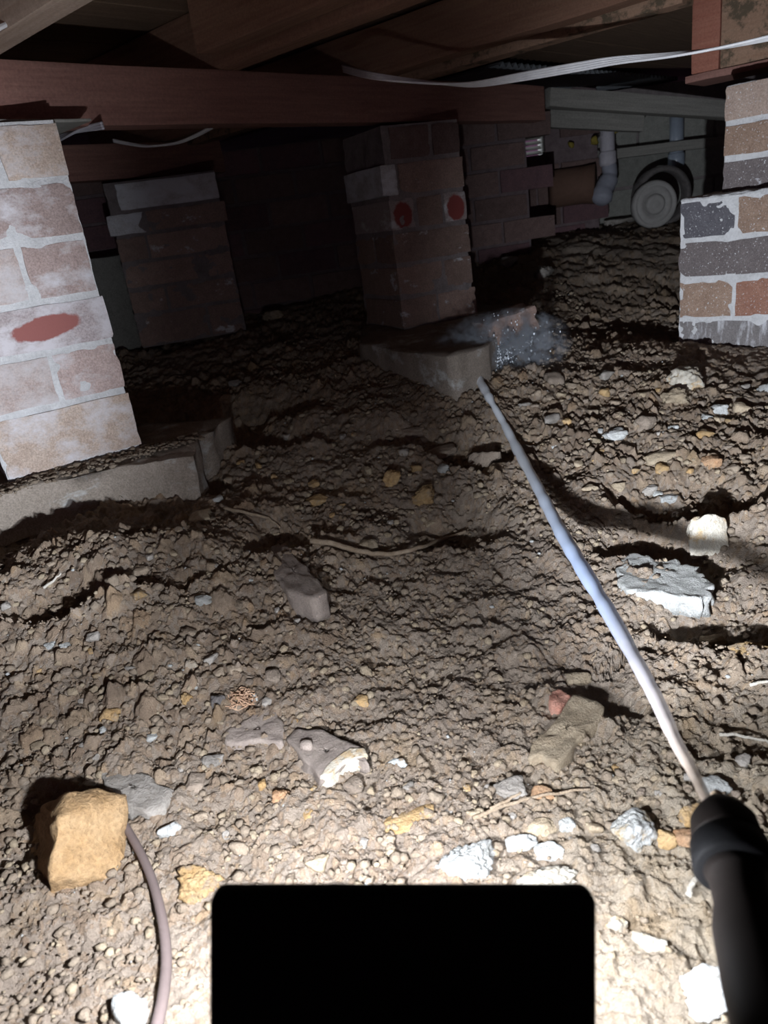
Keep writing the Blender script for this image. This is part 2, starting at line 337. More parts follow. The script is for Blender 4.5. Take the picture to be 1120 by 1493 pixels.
_P=np.c_[np.ones(_n),CP[:,:2]]; _A=np.block([[_K,_P],[_P.T,np.zeros((3,3))]]); _w=np.linalg.solve(_A,np.r_[CP[:,2],np.zeros(3)])
def Hs(x,y):
    r=_w[_n]+_w[_n+1]*x+_w[_n+2]*y
    for i in range(_n): r=r+_w[i]*_phi(np.sqrt((x-CP[i,0])**2+(y-CP[i,1])**2))
    return np.clip(r,.0,.5)
# gullies: a crest line traced on the soil, a drop just behind it (away from the lamp), easing out again
def _line(pts): return np.array([hit0(*p)[:2] for p in pts])
def hit0(px,py,fn=None):
    fn=fn or Hs; r=ray(px,py); ts=np.geomspace(.3,6,260); P=campos+ts[:,None]*r
    h=fn(P[:,0],P[:,1]); k=np.argmax(P[:,2]<h)
    if k==0: return P[-1]
    a,b=P[k-1],P[k]; ha,hb=h[k-1],h[k]; t=(a[2]-ha)/((a[2]-ha)-(b[2]-hb)); return a+(b-a)*t
GUL=[]
for pts,dep,rec,rise in [([(880,1045),(960,1068),(1050,1080),(1170,1100)],.036,.055,.004),
    ([(1000,925),(1060,935),(1170,948)],.034,.060,.003),
    ([(740,700),(850,722),(960,742),(1080,745)],.034,.11,.004),
    ([(895,800),(960,812),(1010,835)],.032,.070,.0),
    ([(-60,830),(30,795),(90,775),(130,742),(200,730),(300,722)],.045,.085,.004),
    ([(40,880),(120,862),(200,850),(270,830)],.022,.050,.004),
    ([(410,812),(520,815),(620,808),(720,785)],.026,.10,.003),
    ([(200,655),(330,650),(480,640)],.03,.12,.005),
    ([(560,640),(640,665),(720,690)],.03,.11,.003),
    ([(300,1080),(330,1200)],.0,.03,.0),
    ([(800,1000),(850,985),(885,1010)],.014,.03,.0)]:
    GUL.append((_line(pts),dep,rec,rise))
def gully(x,y):
    tot=np.zeros_like(x)
    for L,dep,rec,rise in GUL:
        if dep==0: continue
        m=L.mean(0); R=np.abs(L-m).max()+.35; sel=(np.abs(x-m[0])<R)&(np.abs(y-m[1])<R)
        if not sel.any(): continue
        X=x[sel]+.016*fbm(x[sel]*16,y[sel]*16,oct=4,seed=5); Y=y[sel]+.020*fbm(x[sel]*16+9,y[sel]*16,oct=4,seed=6)
        best=np.full(X.shape,1e9); sd=np.zeros(X.shape); endf=np.ones(X.shape)
        for i in range(len(L)-1):
            a=L[i]; b=L[i+1]; d=b-a; l=np.hypot(*d); d=d/l; n=np.array([-d[1],d[0]])
            if n[1]<0: n=-n
            t=(X-a[0])*d[0]+(Y-a[1])*d[1]; s=(X-a[0])*n[0]+(Y-a[1])*n[1]; tc=np.clip(t,0,l)
            q=np.hypot(t-tc,s); mk=q<best
            best=np.where(mk,q,best); sd=np.where(mk,s,sd)
            e=np.maximum(0,np.maximum(-t if i==0 else 0*t,(t-l) if i==len(L)-2 else 0*t)); endf=np.where(mk,np.exp(-(e/.03)**2),endf)
        up_=1/(1+np.exp(-sd/.0035)); prof=up_*np.exp(-np.clip(sd,0,None)**2/((rec*1.35)**2))*1.15
        amp_=np.clip(.62+1.25*fbm(X*6.5+dep*90,Y*6.5,oct=2,seed=9),.06,1.35) if dep<.04 else 1.0
        tot[sel]+=endf*amp_*(-dep*prof+rise*np.exp(-(sd/.02)**2))
    return tot
# footing of the left pier stands in a trench of its own
LP_E=np.array([-.375,1.187]); TH_L=math.radians(30); eL=np.array([math.cos(TH_L),math.sin(TH_L)]); nL=np.array([eL[1],-eL[0]])
PITS=[]
def pits(x,y):
    t=0
    for cx,cy,rx,ry,dep in PITS: t=t-dep*np.exp(-(np.abs((x-cx)/rx)**2.6+np.abs((y-cy)/ry)**2.6))
    return t
for px,py,rp,k in [(640,762,42,.6),(560,742,30,.5),(440,768,34,.6),(250,662,42,.7),(330,602,60,.6),(420,585,50,.5),(950,790,44,.6),(1095,705,44,.5),(1065,888,46,.6),(848,1000,30,.6),
    (955,1180,20,.8),(345,1172,18,.8),(432,1212,18,.7),(692,945,22,.6),(1080,860,40,.5),(240,1150,14,.6),(520,640,50,.5),(760,640,40,.5),(880,590,36,.4),(820,680,40,.5),(1010,690,38,.5),(60,930,22,.5),(120,965,20,.5),(330,900,22,.6),(200,930,18,.6),(90,850,30,.5)]:
    P=hit0(px,py); d_=(P-campos)@fwd; r_=rp*d_/F; PITS.append((P[0],P[1],r_,r_*1.0,r_*k*.62))
def H(x,y): return Hs(x,y)+gully(x,y)+pits(x,y)+.006*fbm(x*9,y*9,oct=3,seed=1)
def hit(px,py): return hit0(px,py,H)
def ground():
    nu,nv=960,980
    na=830; y=np.concatenate([.265*(2.0/.265)**np.linspace(0,1,na),2.0*(4.9/2.0)**np.linspace(0,1,nv-na+1)[1:]]); u=np.linspace(-1,1,nu); u=u*(.75+.25*u*u)
    Y,U=np.meshgrid(y,u,indexing='ij'); X=U*(.36+.60*Y)+.0*Y
    Z=H(X,Y)
    wx=X+.004*fbm(X*60,Y*60,oct=2,seed=3); wy=Y+.004*fbm(X*60+5,Y*60,oct=2,seed=4)
    crumb=np.clip(.5+1.1*fbm(X*5+3,Y*5,oct=3,seed=2),0,1)          # where the soil is crumbly
    # stony areas: left slope and right bank
    stony=np.exp(-(((X+.35)/.28)**2+((Y-.75)/.35)**2))+np.exp(-(((X-.42)/.25)**2+((Y-1.25)/.3)**2))+.35*np.exp(-((X-.25)**2+(Y-.38)**2)/.03)
    crumb=np.clip(crumb*.7+stony*.8,0.08,1)
    near=np.clip((Y-.33)/.25,0,1); crumb=crumb*(.22+.78*near)
    crumb=crumb*(1-.75*np.exp(-(((X-.06)/.17)**2+((Y-.80)/.16)**2)))*(1-.6*np.exp(-(((X+.46)/.10)**2+((Y-.62)/.12)**2)))
    fade=lambda c: np.clip((c*2.2-.0045*Y)/(c+.001),0,1)
    d1,i1=domes(wx,wy,.026,.42,0,.2,.55); d2,i2=domes(wx+.3,wy,.0125,.62,1); d3,i3=domes(wx,wy+.3,.0062,.8,2)
    k1=(crumb>.45)*fade(.026); k2=np.clip(crumb*1.4,0,1)*fade(.0125)
    a=d1*1.2*k1; b=d2*1.4*k2*(crumb>.2); c=d3*1.3*(.35+.65*crumb)*fade(.0062)
    top=np.maximum(np.maximum(a,b),c); Z=Z+top+ .0065*fbm(X*38,Y*38,oct=4,seed=1)+.0022*fbm(X*190,Y*190,oct=3,seed=7,gain=.7)
    tint=np.where((a>=b)&(a>=c)&(a>.001),i1,np.where((b>=c)&(b>.0008),i2,np.where(c>.0006,i3*.8,0)))
    V=np.stack([X,Y,Z],-1).reshape(-1,3)
    i,j=np.meshgrid(np.arange(nv-1),np.arange(nu-1),indexing='ij'); q=i*nu+j
    Fc=np.stack([q,q+1,q+nu+1,q+nu],-1).reshape(-1,4)
    me=mesh('ground',V,Fc,M['soil'],True)
    a_=me.attributes.new('tint','FLOAT','POINT'); a_.data.foreach_set('value',tint.astype(np.float32).ravel())
    return tag(link('ground',me),kind='structure')
g_=ground()
# ground under and behind the person holding the camera, and out to the side walls
bx,by=np.meshgrid(np.linspace(-3.4,3.4,60),np.linspace(-1.2,.272,24)); 
bz=Hs(bx,np.clip(by,.0,9))*.8-.004; q=(np.arange(23)[:,None]*60+np.arange(59)[None]).ravel()
tag(link('ground',mesh('ground_rear',np.stack([bx,by,bz],-1).reshape(-1,3),np.stack([q,q+1,q+61,q+60],-1),M['soil'],True)),kind='structure')

for sg in (-1,1):
    yy=.265*(4.9/.265)**np.linspace(0,1,60); uu=np.linspace(0,1,30); Y_,U_=np.meshgrid(yy,uu,indexing='ij'); X_=sg*((.36+.60*Y_)*(1-U_)+3.4*U_-.004*(1-U_)); Z_=H(X_,Y_)+.002
    q=(np.arange(59)[:,None]*30+np.arange(29)[None]).ravel(); Fq_=np.stack([q,q+1,q+31,q+30],-1)
    tag(link('ground',mesh('ground_side',np.stack([X_,Y_,Z_],-1).reshape(-1,3),Fq_ if sg>0 else Fq_[:,::-1],M['soil'],True)),kind='structure')
# ------------------------------------------------------------------ brickwork
def brick_var(l,d,h,key,mat,n=5,amp=.0013,r=.003,chip=.05):
    v,f=rbox(l,d,h,r,n,amp,35,key,chip); return mesh('brick',v,f,mat,True)
def pier(name,label,corner,th,courses,width,depth,group=None,mortar='mortar',rec=.003,bulge=.003,face_right=False,ztop=None):
    """courses: list of (z0,z1,[(u0,u1,material)],dx,yawjitter); u runs along the front face from the left corner; front-left corner at `corner`"""
    root=empty(name,(corner[0],corner[1],courses[-1][0]),th); z00=courses[-1][0]
    tag(root,label,'pier',group); k=0
    for (z0,z1,cells,dx,yj) in courses:
        for (u0,u1,mt) in cells:
            k+=1; eL_=.003 if (u0,u1,mt)==cells[0] else 0; eR_=.003 if (u0,u1,mt)==cells[-1] else 0; ush=(eR_-eL_)/2; l=u1-u0-.006+eL_+eR_; h=z1-z0-.008; d=depth*.48 if len(cells)<2 or (u1-u0)>.13 else depth-.01
            me=brick_var(l,d,h,k,M[mt],n=7,chip=.04)
            o=link('brick',me,root,((u0+u1)/2+dx+ush,d/2+random.uniform(-.0015,.0015),(z0+z1)/2-z00),yj)
            if d<depth*.6: # the rear brick of the course
                me=brick_var(l,d,h,k+50,M[mt],n=4); link('brick',me,root,((u0+u1)/2+dx+ush,depth-d/2,(z0+z1)/2-z00),yj)
    # mortar core, bulging out over the brick edges here and there
    z0=courses[-1][0]; z1=courses[0][1]; Hc=z1-z0
    nx,ny,nz=70,30,110; P=[];Fs=[]; off=0
    for (o,a,b,na,nb) in [((0,0,0),(width,0,0),(0,0,Hc),nx,nz),((width,0,0),(0,depth,0),(0,0,Hc),ny,nz),((width,depth,0),(-width,0,0),(0,0,Hc),nx//2,nz//2),((0,depth,0),(0,-depth,0),(0,0,Hc),ny,nz),((0,0,Hc),(width,0,0),(0,depth,0),nx//2,ny)]:
        o,a,b=map(np.array,(o,a,b)); n=np.cross(a,b).astype(float); n/=np.linalg.norm(n)
        s,t=np.meshgrid(np.linspace(0,1,na+1),np.linspace(0,1,nb+1),indexing='ij')
        Q=o+s[...,None]*a+t[...,None]*b
        # stay inside a shrunken box then push out by noise
        c=np.array([width/2,depth/2,Hc/2]); Q=c+(Q-c)*np.array([(width-2*rec)/width,(depth-2*rec)/depth,1])
        g=fbm(Q[...,0]*28+corner[0]*9,Q[...,1]*28,Q[...,2]*34,oct=4,seed=2)
        Q=Q+(Q-c)*np.array([2/width,2/depth,0])*(bulge*np.clip(g+.12,-.4,1.0))[...,None]
        Q[...,2]-= (t*0)
        P.append(Q.reshape(-1,3)); i,j=np.meshgrid(range(na),range(nb),indexing='ij'); q=i*(nb+1)+j
        Fs.append(np.stack([q,q+(nb+1),q+(nb+2),q+1],-1).reshape(-1,4)+off); off+=(na+1)*(nb+1)
    link('mortar',mesh('mortar',np.concatenate(P),np.concatenate(Fs),M[mortar],True),root)
    return root
# left pier: front right edge at LP_E, face receding to the right at 30 degrees
wL=.205; cL=LP_E-eL*wL
zz=[.683,.607,.530,.449,.378,.300,.205]
C=[(zz[1],zz[0],[(0,.118,'bl_pale'),(.118,.205,'bl_tan')],-.003,.03),
   (zz[2],zz[1],[(0,.205,'bl_pink')],-.001,.0),
   (zz[3],zz[2],[(0,.112,'bl_pale'),(.112,.205,'bl_pink')],-.003,.0),
   (zz[4],zz[3],[(0,.205,'bl_oval')],.003,-.01),
   (zz[5],zz[4],[(0,.108,'bl_pale'),(.108,.205,'bl_pink')],.001,.0),
   (zz[6],zz[5],[(0,.205,'bl_tan')],.003,.0)]
pL=pier('brick_pier','pale brick pier with a faded red oval patch, standing on a pale concrete footing',cL,TH_L,C,wL,.2,rec=.0024,bulge=.0019)
# centre pier
cC=at(590,487,1.78)[:2]; TH_C=math.radians(24)
z0=.243; hC=(.680-z0)/6; zc=[.680-hC*i for i in range(7)]
C=[(zc[1],zc[0],[(.02,.125,'b_far'),(.125,.20,'b_far')],0,0),
   (zc[2],zc[1],[(-.012,.03,'bc_pale'),(.03,.205,'bc')],0,0),
   (zc[3],zc[2],[(0,.068,'bc_red'),(.068,.14,'bc'),(.14,.203,'bc_red')],0,0),
   (zc[4],zc[3],[(0,.205,'bc')],.0,0),
   (zc[5],zc[4],[(0,.125,'bc'),(.125,.205,'bc')],0,0),
   (zc[6],zc[5],[(0,.10,'bc'),(.10,.21,'bc')],0,0)]
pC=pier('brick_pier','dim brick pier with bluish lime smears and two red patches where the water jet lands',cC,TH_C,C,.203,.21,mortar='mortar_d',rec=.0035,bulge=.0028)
# far pier
cF=np.array([-.62,2.20]); 
C=[(.60+.0,.675,[(.03,.30,'bc_pale')],0,0),(.54,.60,[(-.012,.09,'bc_pale'),(.09,.31,'bc')],0,0),(.47,.54,[(.0,.08,'bc'),(.08,.30,'bc')],0,0),
   (.40,.47,[(.0,.20,'bc'),(.20,.30,'bc')],0,0),(.33,.40,[(0,.1,'bc'),(.1,.30,'bc')],0,0),(.24,.33,[(.0,.2,'bc'),(.2,.30,'bc')],0,0)]
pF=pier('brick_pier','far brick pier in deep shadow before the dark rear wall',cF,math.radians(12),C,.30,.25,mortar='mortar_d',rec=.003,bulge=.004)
# right pier: lower part with a wide left face, upper part set back; face falls towards the camera on the right
PH=math.radians(-42)
cR=np.array([.703,1.655]); 
def zatpx(P,py): # height of a vertical line through P that shows at image row py
    zs=np.linspace(-.2,1.2,800); ys=[proj((P[0],P[1],z))[1] for z in zs]; return float(np.interp(-py,-np.array(ys),zs))
zr=[zatpx(cR,y) for y in (294,352,408,466,545)]
C=[(zr[1],zr[0],[(0,.112,'br_blue'),(.112,.225,'br_brown'),(.225,.34,'br_dark')],0,0),
   (zr[2],zr[1],[(0,.235,'br_dark'),(.235,.34,'br_brown')],-.002,0),
   (zr[3],zr[2],[(0,.112,'br_brown'),(.112,.34,'br_red')],0,0),
   (zr[4],zr[3],[(0,.235,'br_drip'),(.235,.34,'br_drip')],0,0)]
pR=pier('brick_pier','corner pier of blue-grey, brown and red bricks with bright white joints and setback top',cR,PH,C,.34,.34,rec=.0018,bulge=.0017)
eR=np.array([math.cos(PH),math.sin(PH)]); nR=np.array([-eR[1],eR[0]])
cU=cR+eR*.060+nR*.060; print('CU',proj((cU[0],cU[1],.55)))
zu=[zatpx(cU,y) for y in (123,182,234,292)]
def upper():
    k=0
    for (z0,z1,cells) in [(zu[1],zu[0],[(0,.24,'br_tan')]),(zu[2],zu[1],[(0,.112,'br_brown'),(.112,.24,'br_brown')]),(zu[3],zu[2],[(0,.24,'br_dark')])]:
        for (u0,u1,mt) in cells:
            for dd in (0,1):
                k+=1; l=u1-u0-.008; h=z1-z0-.009
                link('brick',brick_var(l,.115,h,k+20,M[mt],n=6),pR,((u0+u1)/2+.060,.060+.06+dd*.12,(z0+z1)/2-zr[4]))
    v,f=rbox(.230,.230,zu[0]-zu[3]-.004,.003,40,.0012,30,3)
    link('mortar',mesh('mortar',v,f,M['mortar'],True),pR,(.060+.12,.060+.12+.001,(zu[0]+zu[3])/2-zr[4]-.002))
    # mortar crumbs on the ledge
    rg=np.random.default_rng(5); V=[];Fc=[];off=0
    for i in range(90):
        s=rg.uniform(.003,.010); v,f=rockv(1,100+i%9); v=v*[s*1.6,s,s*.6]; 
        pos=np.array([rg.uniform(.005,.33),rg.uniform(.004,.07),zr[0]-zr[4]+s*.1]); V.append(v+pos); Fc.append(f+off); off+=len(v)
    o=link('mortar_crumb',mesh('mortar_crumb',np.concatenate(V),np.concatenate(Fc),M['mortar']),pR); o['kind']='stuff'
    v,f=rbox(.335,.335,.012,.003,30,.004,40,4); link('mortar_bed',mesh('mortar_bed',v,f,M['mortar'],True),pR,(.17,.17,zr[0]-zr[4]-.002))
upper()
# prism on a world outline
def resample(poly,n):
    P=np.asarray(poly,float); Q=np.vstack([P,P[:1]]); L=np.r_[0,np.cumsum(np.linalg.norm(np.diff(Q,axis=0),axis=1))]; t=np.linspace(0,L[-1],n,endpoint=False)
    return np.stack([np.interp(t,L,Q[:,k]) for k in range(P.shape[1])],1)
def slab(poly3,th,seed=0,n=48,rings=9,amp=.0018,edge=.0025,freq=60,under=.01,taper=0.0,jag=.003):
    """solid slab: top outline poly3 (world xyz), thickness th downwards"""
    P=resample(poly3,n); c=P.mean(0)
    d=P-c; L=np.linalg.norm(d,axis=1,keepdims=True)
    P=P+d/L*(jag*fbm(P[:,0]*90+seed,P[:,1]*90,oct=3,seed=seed))[:,None]*np.array([1,1,0])
    V=[];
    for r in np.linspace(0.04,1,rings):
        q=c+(P-c)*r; V.append(q)
    V=[*V]
    q=c+(P-c)*1.0; q=q+(P-c)/L*edge*.6*np.array([1,1,0]); q=q-np.array([0,0,edge]); V.append(q)
    for t in (.35,.7,1.0):
        q2=c+(P-c)*(1+taper*t); q2=q2-np.array([0,0,1])*(edge+t*th); q2=q2+(P-c)/L*(.004*fbm(P[:,0]*70+seed,P[:,1]*70,P[:,2]*0+t*3,oct=2,seed=seed))[:,None]; V.append(q2)
    A=np.concatenate(V); m=len(V)
    top=np.arange(len(A))<rings*n
    A[:,2]+=amp*fbm(A[:,0]*freq+seed,A[:,1]*freq,oct=4,seed=seed)*np.where(top,1,.3)
    F_=[tuple(range(n))]+[(i*n+k,i*n+(k+1)%n,(i+1)*n+(k+1)%n,(i+1)*n+k) for i in range(m-1) for k in range(n)]
    F_=[tuple(reversed(q)) for q in F_] if _area(P)<0 else F_
    F_.append(tuple((m-1)*n+k for k in range(n)))
    return A,F_
def _area(P): return -float(np.sum(P[:,0]*np.roll(P[:,1],-1)-np.roll(P[:,0],-1)*P[:,1]))
def slab_obj(name,poly3,th,mat,parent=None,**kw):
    v,f=slab(poly3,th,**kw); c=v.mean(0)
    if parent is not None: return link(name,mesh(name,v,f,M[mat],True),parent)
    o=link(name,mesh(name,v-c,f,M[mat],True),None,c); return o
def child_keep(o,parent):
    o.parent=parent; o.matrix_parent_inverse=(Matrix.Translation(parent.location)@parent.rotation_euler.to_matrix().to_4x4()).inverted(); return o
# left footing
zf=.200
ft=[atz(-70,745,zf),atz(20,712,zf),atz(150,683,zf),atz(283,664,zf),atz(286,640,zf),(-.25,1.35,zf),(-.55,1.36,zf),(-.75,1.0,zf)]
child_keep(slab_obj('concrete_footing',ft,.075,'concrete',seed=3,n=90,rings=14,amp=.006,freq=22,jag=.008),pL)
rg=np.random.default_rng(21); V=[];Fc=[];off=0; b0,f0=ico(1)
for i in range(700):
    p=atz(rg.uniform(-20,270),700,zf)*0; t_=rg.random(); a_=cL-eL*.03+eL*(wL+.12)*t_+nL*rg.uniform(.002,.05)*(1 if rg.random()<.7 else 1.4); s_=.0015+.005*rg.random()**3
    q=b0*rg.uniform(.6,1.15,(12,1))*[s_*1.3,s_,s_*.7]; V.append(q+[a_[0],a_[1],zf+.004+.004*rg.random()]); Fc.append(f0+off); off+=12
o=link('footing_dirt',mesh('footing_dirt',np.concatenate(V),np.concatenate(Fc),M['clod'])); tag(o,'loose dirt crumbs lying on the concrete footing of the leaning pale pier','dirt',kind='stuff')
# centre footing
zf=.243
ft=[atz(527,500,zf),atz(590,512,zf),atz(660,520,zf),atz(712,505,zf),(.42,1.98,zf),(.30,2.15,zf),(.02,2.10,zf)]
child_keep(slab_obj('concrete_footing',ft,.10,'concrete',seed=4,n=80,rings=12,amp=.004,freq=22,jag=.008),pC)

# ------------------------------------------------------------------ walls at the back, brick by brick
def wall(name,p0,p1,z0,z1,thk,bl,bh,mats,mm,holes=(),kind='structure',jit=.0):
    p0=np.array(p0,float); p1=np.array(p1,float); L=np.linalg.norm(p1-p0); a=math.atan2(*(p1-p0)[::-1])
    v,f=rbox(L,thk*.9,z1-z0,.003,2); c=(p0+p1)/2
    if holes:  # split the mortar backing round the opening
        u0,u1,h0,h1=holes[0]; V=[];Fc=[];off=0
        for (a0,a1,b0,b1) in [(0,u0,z0,z1),(u1,L,z0,z1),(u0,u1,z0,h0),(u0,u1,h1,z1)]:
            if a1-a0<.005 or b1-b0<.005: continue
            vv,ff=rbox(a1-a0,thk*.9,b1-b0,.002,2); V.append(vv+[(a0+a1)/2-L/2,0,(b0+b1)/2-(z0+z1)/2]); Fc.append(ff+off); off+=len(vv)
        v=np.concatenate(V); f=np.concatenate(Fc)
    o=link(name,mesh(name,v,f,M[mm],True),None,(c[0],c[1],(z0+z1)/2),a); o['kind']=kind
    vars_=[mesh('brick',*rbox(bl-.009,thk,bh-.009,.003,2,.0015,35,i),M[mats[i%len(mats)]],True) for i in range(len(mats)*2)]
    r=0; z=z0
    while z+bh<=z1+.002:
        u=-(r%2)*bl/2
        while u<L:
            cu=u+bl/2; ok=0<=cu<=L and not any(h[0]-bl*.35<cu<h[1]+bl*.35 and h[2]<z+bh/2<h[3] for h in holes)
            if ok:
                b=link('brick',random.choice(vars_),o,(cu-L/2,random.uniform(-.004,.002)-.004,z+bh/2-(z0+z1)/2),random.uniform(-.01,.01))
            u+=bl
        z+=bh; r+=1
    return o
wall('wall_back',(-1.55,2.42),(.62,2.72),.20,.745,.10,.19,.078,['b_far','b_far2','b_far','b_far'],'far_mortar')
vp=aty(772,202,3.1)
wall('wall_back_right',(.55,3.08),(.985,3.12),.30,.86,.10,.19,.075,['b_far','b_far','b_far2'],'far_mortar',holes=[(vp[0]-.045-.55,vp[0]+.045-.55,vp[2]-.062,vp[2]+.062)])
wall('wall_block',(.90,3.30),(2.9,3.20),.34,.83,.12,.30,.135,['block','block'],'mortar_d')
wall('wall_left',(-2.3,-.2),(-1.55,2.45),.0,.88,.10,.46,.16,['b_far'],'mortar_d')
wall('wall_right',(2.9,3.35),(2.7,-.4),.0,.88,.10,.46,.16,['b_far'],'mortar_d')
# vent in the right rear wall, daylight behind its slats
vt=empty('wall_vent',(vp[0],3.10,vp[2])); tag(vt,'slatted wall vent with daylight between its slats, in the dark rear wall','vent')
for s in (-1,1):
    v,f=rbox(.006,.06,.124,.001,2); link('frame',mesh('frame',v,f,M['w_grey']),vt,(s*.042,0,0))
for k in range(7):
    v,f=rbox(.086,.020,.004,.001,2); a=math.radians(32); R=np.array([[1,0,0],[0,math.cos(a),-math.sin(a)],[0,math.sin(a),math.cos(a)]])
    link('slat',mesh('slat',v@R.T,f,M['w_grey']),vt,(0,0,-.052+k*.0172))
alight('daylight',(vp[0]+.0,3.22,vp[2]+.01),(vp[0],3.0,vp[2]-.02),.55,.16,(.85,.92,1.0))

# ------------------------------------------------------------------ timber overhead
A2=np.array([-.445,1.236]); Bd=np.array([.69,.72]); Bd/=np.linalg.norm(Bd); Dd=np.array([-Bd[1],Bd[0]])
def beam(name,p0,p1,z0,z1,thk,mat,label=None,cat=None,group=None,kind=None,parent=None,side=1,amp=.0015,n=14):
    """box whose front face (towards -normal) runs from p0 to p1"""
    p0=np.array(p0,float);p1=np.array(p1,float); L=np.linalg.norm(p1-p0); d=(p1-p0)/L; nn=np.array([-d[1],d[0]])*side
    v,f=rbox(L,thk,z1-z0,.0025,n,amp,9,int(L*100)%13,0.0); c=(p0+p1)/2+nn*thk/2
    o=link(name,mesh(name,v,f,M[mat],True),parent,(c[0],c[1],(z0+z1)/2),math.atan2(d[1],d[0]))
    if label: tag(o,label,cat,group)
    if kind: o['kind']=kind
    return o
P_=lambda t,u=0: A2+Bd*t+Dd*u
ZB0,ZB1=.688,.774
beam('floor_bearer',P_(-.75),P_(1.52),ZB0,ZB1,.048,'w_beam','long red-brown timber bearer spanning the pale leaning pier and the dim centre pier','beam')
beam('packing_board',P_(-.30,-.055),P_(.085,-.055),.6835,ZB0+.001,.12,'w_grey','thin grey packing board between the leaning pale pier and the long bearer','board')
beam('floor_bearer',P_(-.9,.80)+np.array([.02,0]),P_(1.0,.80),.685,.772,.06,'w_beam','second dark bearer behind the long one, over the far shadowed pier','beam')
jl=[(-.46,'w_joist','weathered joist crossing above the packing board beyond the frame edge'),(-.005,'w_pale','pale weathered joist crossing the long bearer above the leaning pale pier'),(.434,'w_joist','brown joist crossing the long bearer beside the dark triangular gap'),
    (.93,'w_joist','wide red-brown joist above the hanging white cable')]
for t,mt,lb in jl:
    if t<-.3: beam('floor_joist',P_(t,-1.0),P_(t,1.3),ZB1+.001,.873,.046,mt,'brown joist at the upper left corner under the short white cable','joist')
    elif t<.9: beam('floor_joist',P_(t,-1.15),P_(t,1.9),ZB1+.001,.873,.046,mt,lb,'joist')
beam('floor_joist',P_(.86,-.62),P_(.86,1.2),ZB1+.001,.868,.05,'w_joist','wide red-brown joist above the hanging white cable','joist')
beam('floor_joist',P_(.93,-.62),P_(.93,.9),ZB1-.012,.862,.05,'w_stain','mould-stained joist ending beside the red end of the corner bearer','joist')
# ledger lapped on the left joist
beam('timber_batten',P_(.38,-1.1),P_(.38,-.02),.79,.873,.05,'w_joist','brown timber batten lapped against the joist beside the triangular gap','batten')
# bearer over the right pier
pe=atz(1050,100,.70)[:2]; 
ub=empty('corner_bearer',(pe[0],pe[1],.70)); tag(ub,'red-ended timber bearer resting on the brick pier with bright white joints','beam')
pe0=np.array([0.,0.])
def cb(name,a,b,z0,z1,thk,mat,side=1):
    p0=np.array(a);p1=np.array(b);L=np.linalg.norm(p1-p0);d=(p1-p0)/L;nn=np.array([-d[1],d[0]])*side
    v,f=rbox(L,thk,z1-z0,.0025,8,.001,12,3); c=(p0+p1)/2+nn*thk/2
    return link(name,mesh(name,v,f,M[mat],True),ub,(c[0],c[1],(z0+z1)/2-.70),math.atan2(d[1],d[0]))
cb('timber',eR*0,eR*.5,.70,.868,.075,'w_stain')
cb('end_block',-eR*.062,-eR*.002,.70,.868,.075,'w_red')
cb('timber_plate',-eR*.075+nR*.0,eR*.5,.684,.6995,.14,'w_beam')
# floor boards
ce=tag(link('ceiling',mesh('ceiling',*rbox(7.4,7.0,.02,.002,2),M['w_board']),None,(.3,2.2,.925)),kind='structure')
bm_=[mesh('floor_board',*rbox(5.6,.112,.02,.002,2),M['w_board'],True)]
for k in range(-14,24):
    c=P_(.2,k*.116); o=link('floor_board',bm_[0],ce,(c[0]-.3,c[1]-2.2,.885-.925+random.uniform(-.001,.001)),math.atan2(Bd[1],Bd[0]))
# corrugated sheet seen beyond the long bearer
nx,ny=420,3; u=np.linspace(-.15,1.15,nx); v_=np.linspace(.1,1.6,ny); U,Vv=np.meshgrid(u,v_,indexing='ij')
base=P_(1.60,.0); X=base[0]+U*Bd[0]+Vv*Dd[0]; Y=base[1]+U*Bd[1]+Vv*Dd[1]; Zc=.845+.006*np.sin(U*2*math.pi/.034)
base2=P_(1.05,0)
Vt=np.stack([X,Y,Zc],-1).reshape(-1,3); q=(np.arange(nx-1)[:,None]*ny+np.arange(ny-1)[None]).ravel()
Vb=Vt+[0,0,.0015]; Fq=np.stack([q,q+ny,q+ny+1,q+1],-1)
cs=link('corrugated_sheet',mesh('corrugated_sheet',np.concatenate([Vt,Vb])-Vt.mean(0),np.concatenate([Fq,Fq[:,::-1]+len(Vt)]),M['steel'],True),None,Vt.mean(0))
tag(cs,'dark corrugated sheet under the floor between the long bearer and the corner pier','sheet')
def rail(a,b,h,thk,mat,lb):
    v,f=rbox(np.linalg.norm(b-a),thk,h,.003,6,.0015); o=link('timber_rail',mesh('timber_rail',v,f,M[mat],True),None,(a+b)/2,math.atan2(b[1]-a[1],b[0]-a[0])); o.rotation_euler[1]=-math.atan2(b[2]-a[2],np.hypot(*(b-a)[:2])); tag(o,lb,'rail')
rail(aty(796,143,2.42),aty(1085,163,2.62),.05,.05,'w_grey','long grey timber rail above the two plastic pipes')
rail(aty(700,168,2.75),aty(935,180,2.8),.055,.045,'w_grey','short grey timber offcut under the long rail, beside the wall vent')
a=aty(830,232,3.15); b=aty(1060,205,3.1); v,f=rbox(np.linalg.norm(b-a),.05,.035,.003,6,.002); o=link('timber_rail',mesh('timber_rail',v,f,M['w_grey'],True),None,(a+b)/2,math.atan2(b[1]-a[1],b[0]-a[0])); o.rotation_euler[1]=-math.atan2(b[2]-a[2],np.hypot(*(b-a)[:2])); tag(o,'sloping dark rail along the top of the far block wall','rail')

